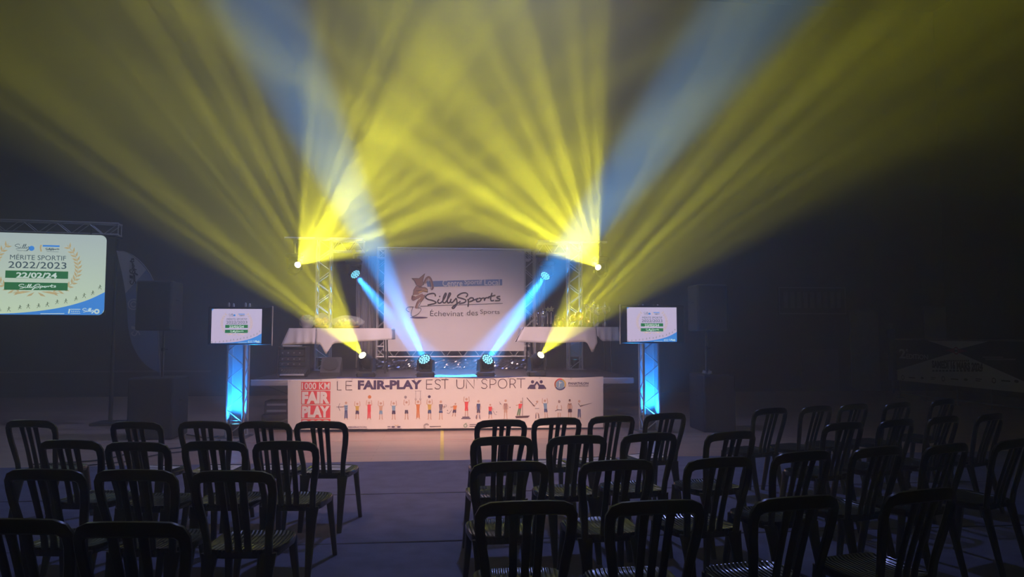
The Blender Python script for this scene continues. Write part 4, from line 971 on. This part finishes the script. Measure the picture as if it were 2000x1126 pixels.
cable([(-3.0, 11.15, .012), (-3.1, 10.5, .012), (-3.7, 10.0, .012), (-3.9, 9.4, .02), (-4.6, 9.0, .02)], .008, rub, 'thin black cable from the left tower towards the front chairs', 'cables on the wooden floor')
cable([(-3.45, 11.62, .013), (-3.6, 11.5, .012), (-3.85, 11.75, .012), (-4.02, 11.9, .012)], .009, rub, 'short black cable from the left tower to the left bass speaker', 'cables on the wooden floor')
# grey cloth on the right bass speaker
k = MB(); random.seed(9); n = 10; g_ = [[(4.30+.14*i/n, 11.52+.12*j/n, .936+.07*math.sin(i*.9)*math.sin(j*.8)**2*random.uniform(.6, 1)+.012) for i in range(n+1)] for j in range(n+1)]
for j in range(n):
    for i in range(n): k.face([g_[j][i], g_[j][i+1], g_[j+1][i+1], g_[j+1][i]])
o = k.build('cloth', mat('grey_cloth', (.35, .35, .37), .8), smooth=True); o.modifiers.new('t', 'SOLIDIFY').thickness = .004
tag(o, 'small crumpled grey cloth lying on the right bass speaker', 'cloth')
# feather flag left of the stage
YFL = 12.55
def ff(px, py): p = at(px, py, YFL); return (p.x, p.z)
fl = thing('feather_flag', (ff(312, 727)[0], YFL, 0), 'dim curved white and blue feather flag behind the left loudspeaker', 'flag'); fx = fl.location.x
pole_ = [ff(*p) for p in ((313, 735), (310, 680), (308, 620), (304, 565), (292, 533), (270, 507), (248, 493), (228, 490))]
k = MB(); k.tube([(0, 0, .03)]+[(a-fx, 0, b) for a, b in [(p.x, p.y) for p in catmull(pole_, 4)]], .008, 8); k.build('pole', mat('grey_fibre_pole', (.2, .2, .22), .4), fl, smooth=True)
k = MB(); k.lathe([(.05, 0), (.05, .02), (.018, .04), (.018, .25)], n=12)
for a in range(4): k.tube([(0, 0, .03), (.34*math.cos(R(45+90*a)), .34*math.sin(R(45+90*a)), .012)], .012, 6)
k.build('cross_foot', dark, fl, smooth=True)
R_ = catmull([Vector(ff(*p)) for p in ((312, 727), (309, 680), (307, 620), (303, 565), (291, 534), (269, 508), (248, 494), (229, 490))], 4)
L_ = catmull([Vector(ff(*p)) for p in ((312, 727), (285, 712), (262, 680), (251, 640), (247, 585), (240, 540), (233, 510), (228, 490))], 4)
k = MB(); 
for i in range(len(R_)-1):
    k.c = 0 if i < 17 else 1
    k.face([(L_[i].x-fx, -.01, L_[i].y), (R_[i].x-fx, -.01, R_[i].y), (R_[i+1].x-fx, -.01, R_[i+1].y), (L_[i+1].x-fx, -.01, L_[i+1].y)])
o = k.build('sail', [mat('slate_blue_flag', (.20, .27, .40), .7), mat('white_flag', (.55, .55, .56), .7)], fl); o.modifiers.new('t', 'SOLIDIFY').thickness = .003
k = MB(); q = ff(262, 594); k.ring2(q[0]-fx, q[1], .085, .02, -.02); k.ring2(q[0]-fx, q[1], .045, .02, -.02)
def vt(X, Y): a, b = ff(268+(Y-605)*.075, 655-(X-465)*.040); return a-fx, b   # lettering running up the flag
script(k, vt, SILLY, .016, -.02)
k.c = 1
def vt2(X, Y): a, b = ff(262+(Y-605)*.055, 555-(X-465)*.038); return a-fx, b
script(k, vt2, SILLY+SPORTS, .016, -.02)
k.build('print', [mat('pale_flag_print', (.5, .52, .55), .7), mat('dark_flag_print', (.06, .06, .07), .7)], fl)
# ---------------------------------------------------------------- far right of the hall
BX = 11.5
def bwp(px, py): d = ray(px, py); p = CAM+d*(BX/d.x); return p.y, p.z
yL = bwp(1752, 700)[0]; yR = 13.2; zt, zb = 1.45, .44
rl = thing('metal_railing', (BX+.05, (yL+yR)/2, 0), 'low grey metal railing at the right side carrying the printed banner', 'railing')
k = MB(); L = yL-yR
for zz in (.12, 1.47): k.tube([(0, -L/2-.1, zz), (0, L/2+.1, zz)], .02, 8)
k.build('rail', mat('dull_grey_tube', (.2, .2, .2), .5, .5), rl, smooth=True)
for i in range(5):
    k = MB(); yy = -L/2+L*i/4; k.tube([(0, yy, 0), (0, yy, 1.47)], .018, 8); k.box((0, yy, .01), (.14, .14, .02)); k.build('post', mat('dull_grey_tube', (.2, .2, .2), .5, .5), rl, smooth=True)
wb = thing('railing_banner', (BX, (yL+yR)/2, zb), 'black and white event banner with date, hung on the railing at the right', 'banner', None, -math.pi/2); yc = (yL+yR)/2
def f2(px, py): a, b = bwp(px, py); return yc-a, b-zb     # local x runs towards the camera
k = MB(); k.c = 0; k.rect2(-L/2, 0, L/2, zt-zb, 0); o = k.build('vinyl', mat('charcoal_vinyl', (.03, .035, .04), .5), wb); o.modifiers.new('t', 'SOLIDIFY').thickness = .003
k = MB(); E = -.006; k.c = 0; H_ = zt-zb
ax = f2(1868, 686)[0]
k.poly2([(f2(1812, 670)[0], H_), (f2(1932, 670)[0], H_), (ax, H_-.20)], E)
k.poly2([(-L/2, 0), (L/2, 0), (L/2, H_*.20), (ax, H_-.24), (-L/2, H_*.26)], E)
k.c = 1; k.ring2(ax, H_-.22, .07, .035, E-.002); k.poly2([(ax-.35, H_-.22), (ax-.08, H_-.17), (ax-.08, H_-.27)], E-.002); k.poly2([(ax+.08, H_-.17), (ax+.08, H_-.27), (ax+.35, H_-.22)], E-.002)
k.c = 0
def bt(s, x0, y1, x1, y0, bold=0): a = f2(x0, y1); b = f2(x1, y0); k.text(s, a[0], a[1], b[0], b[1], E-.003, bold)
bt('2', 1757, 699, 1769, 681, .03); bt('e', 1770, 686, 1774, 681, .01); bt('EDITION', 1771, 700, 1813, 692, .02)
k.c = 2; bt('SAMEDI 16 MARS 2024', 1821, 718, 1920, 708, .05)
for x0, x1, yy, w_ in ((1844, 1894, 704, .035), (1821, 1920, 723.5, .04)):
    a, b = f2(x0, yy), f2(x1, yy); n = 14
    for j in range(n): k.rib([(a[0]+(b[0]-a[0])*(j+.1)/n, a[1]+(b[1]-a[1])*j/n), (a[0]+(b[0]-a[0])*(j+.75)/n, a[1]+(b[1]-a[1])*(j+.7)/n)], w_, E-.003)
for i, px in enumerate((1764, 1782, 1802, 1824, 1843, 1865, 1887, 1913, 1942, 1965, 1986)):
    a = f2(px, 736+(px-1752)*.035)
    if i % 4 == 0: k.ring2(a[0], a[1], .05, .02, E-.003)
    elif i % 4 == 1: k.rib([(a[0]-.12, a[1]), (a[0]+.12, a[1])], .03, E-.003)
    elif i % 4 == 2: k.disc2(a[0], a[1], .06, E-.003, 12, .03)
    else: k.rib([(a[0]-.1, a[1]+.02), (a[0]+.08, a[1]+.02)], .02, E-.003); k.rib([(a[0]-.1, a[1]-.02), (a[0]+.04, a[1]-.02)], .02, E-.003)
k.c = 3
for yy, x0, x1 in ((697, 1920, 1960), (701, 1925, 1985)): k.rib([f2(x0, yy), f2(x1, yy+.3)], .03, E-.003)
k.build('print', [mat('white_vinyl_print', (.60, .62, .60), .5), mat('red_vinyl_print', (.35, .04, .05), .5), mat('black_vinyl_print', (.03, .03, .03), .5), mat('grey_vinyl_print', (.3, .3, .3), .5)], wb)
pp = at(1742, 690, 18.55)
pt_ = thing('padded_post', (pp.x, 18.55, 0), 'dark blue padded post standing at the far end of the right railing', 'post')
k = MB(); k.lathe([(.03, 0), (.03, 1.85)], n=12); k.lathe([(.06, 1.85), (.05, 1.88), (.02, 1.90)], n=12); k.build('post_tube', mat('dull_grey_tube', (.2, .2, .2), .5, .5), pt_, smooth=True)
k = MB(); k.lathe([(.08, .35), (.10, .37), (.10, 1.73), (.08, 1.75)], n=16); k.build('pad', mat('dark_blue_vinyl', (.02, .045, .16), .4), pt_, smooth=True)
# panels and a scoreboard on the back wall
def board(name, px0, py0, px1, py1, m, label, cat, th=.04, group=None):
    a = at(px0, py1, YB-th); b = at(px1, py0, YB-th)
    t = thing(name, ((a.x+b.x)/2, YB-th/2, a.z), label, cat, group); w_, h = b.x-a.x, b.z-a.z
    k = MB(); k.rbox((0, 0, h/2), (w_, th-.004, h), .01); k.build('panel', m, t); return t, w_, h
t, w_, h = board('scoreboard', 1522, 562, 1650, 612, mat('scoreboard_grey', (.05, .05, .055), .5), 'unlit grey scoreboard high on the back wall at the right', 'scoreboard', .08)
k = MB()
for x in (-w_/2, w_/2): k.box((x, -.045, h/2), (.03, .02, h))
for z in (0, h): k.box((0, -.045, z), (w_, .02, .03))
k.build('frame', mat('scoreboard_frame', (.26, .26, .27), .5), t)
k = MB()
for i in range(9): k.rbox((-w_*.40+i*w_*.1, -.045, h*.52), (w_*.06, .012, h*.62), .004)
k.build('digit_window', mat('scoreboard_digit', (.18, .18, .19), .35), t)
board('wall_panel', 1808, 598, 1886, 690, mat('pale_wall_panel', (.30, .30, .30), .6), 'pale grey rectangular panel on the back wall above the railing banner', 'panel')
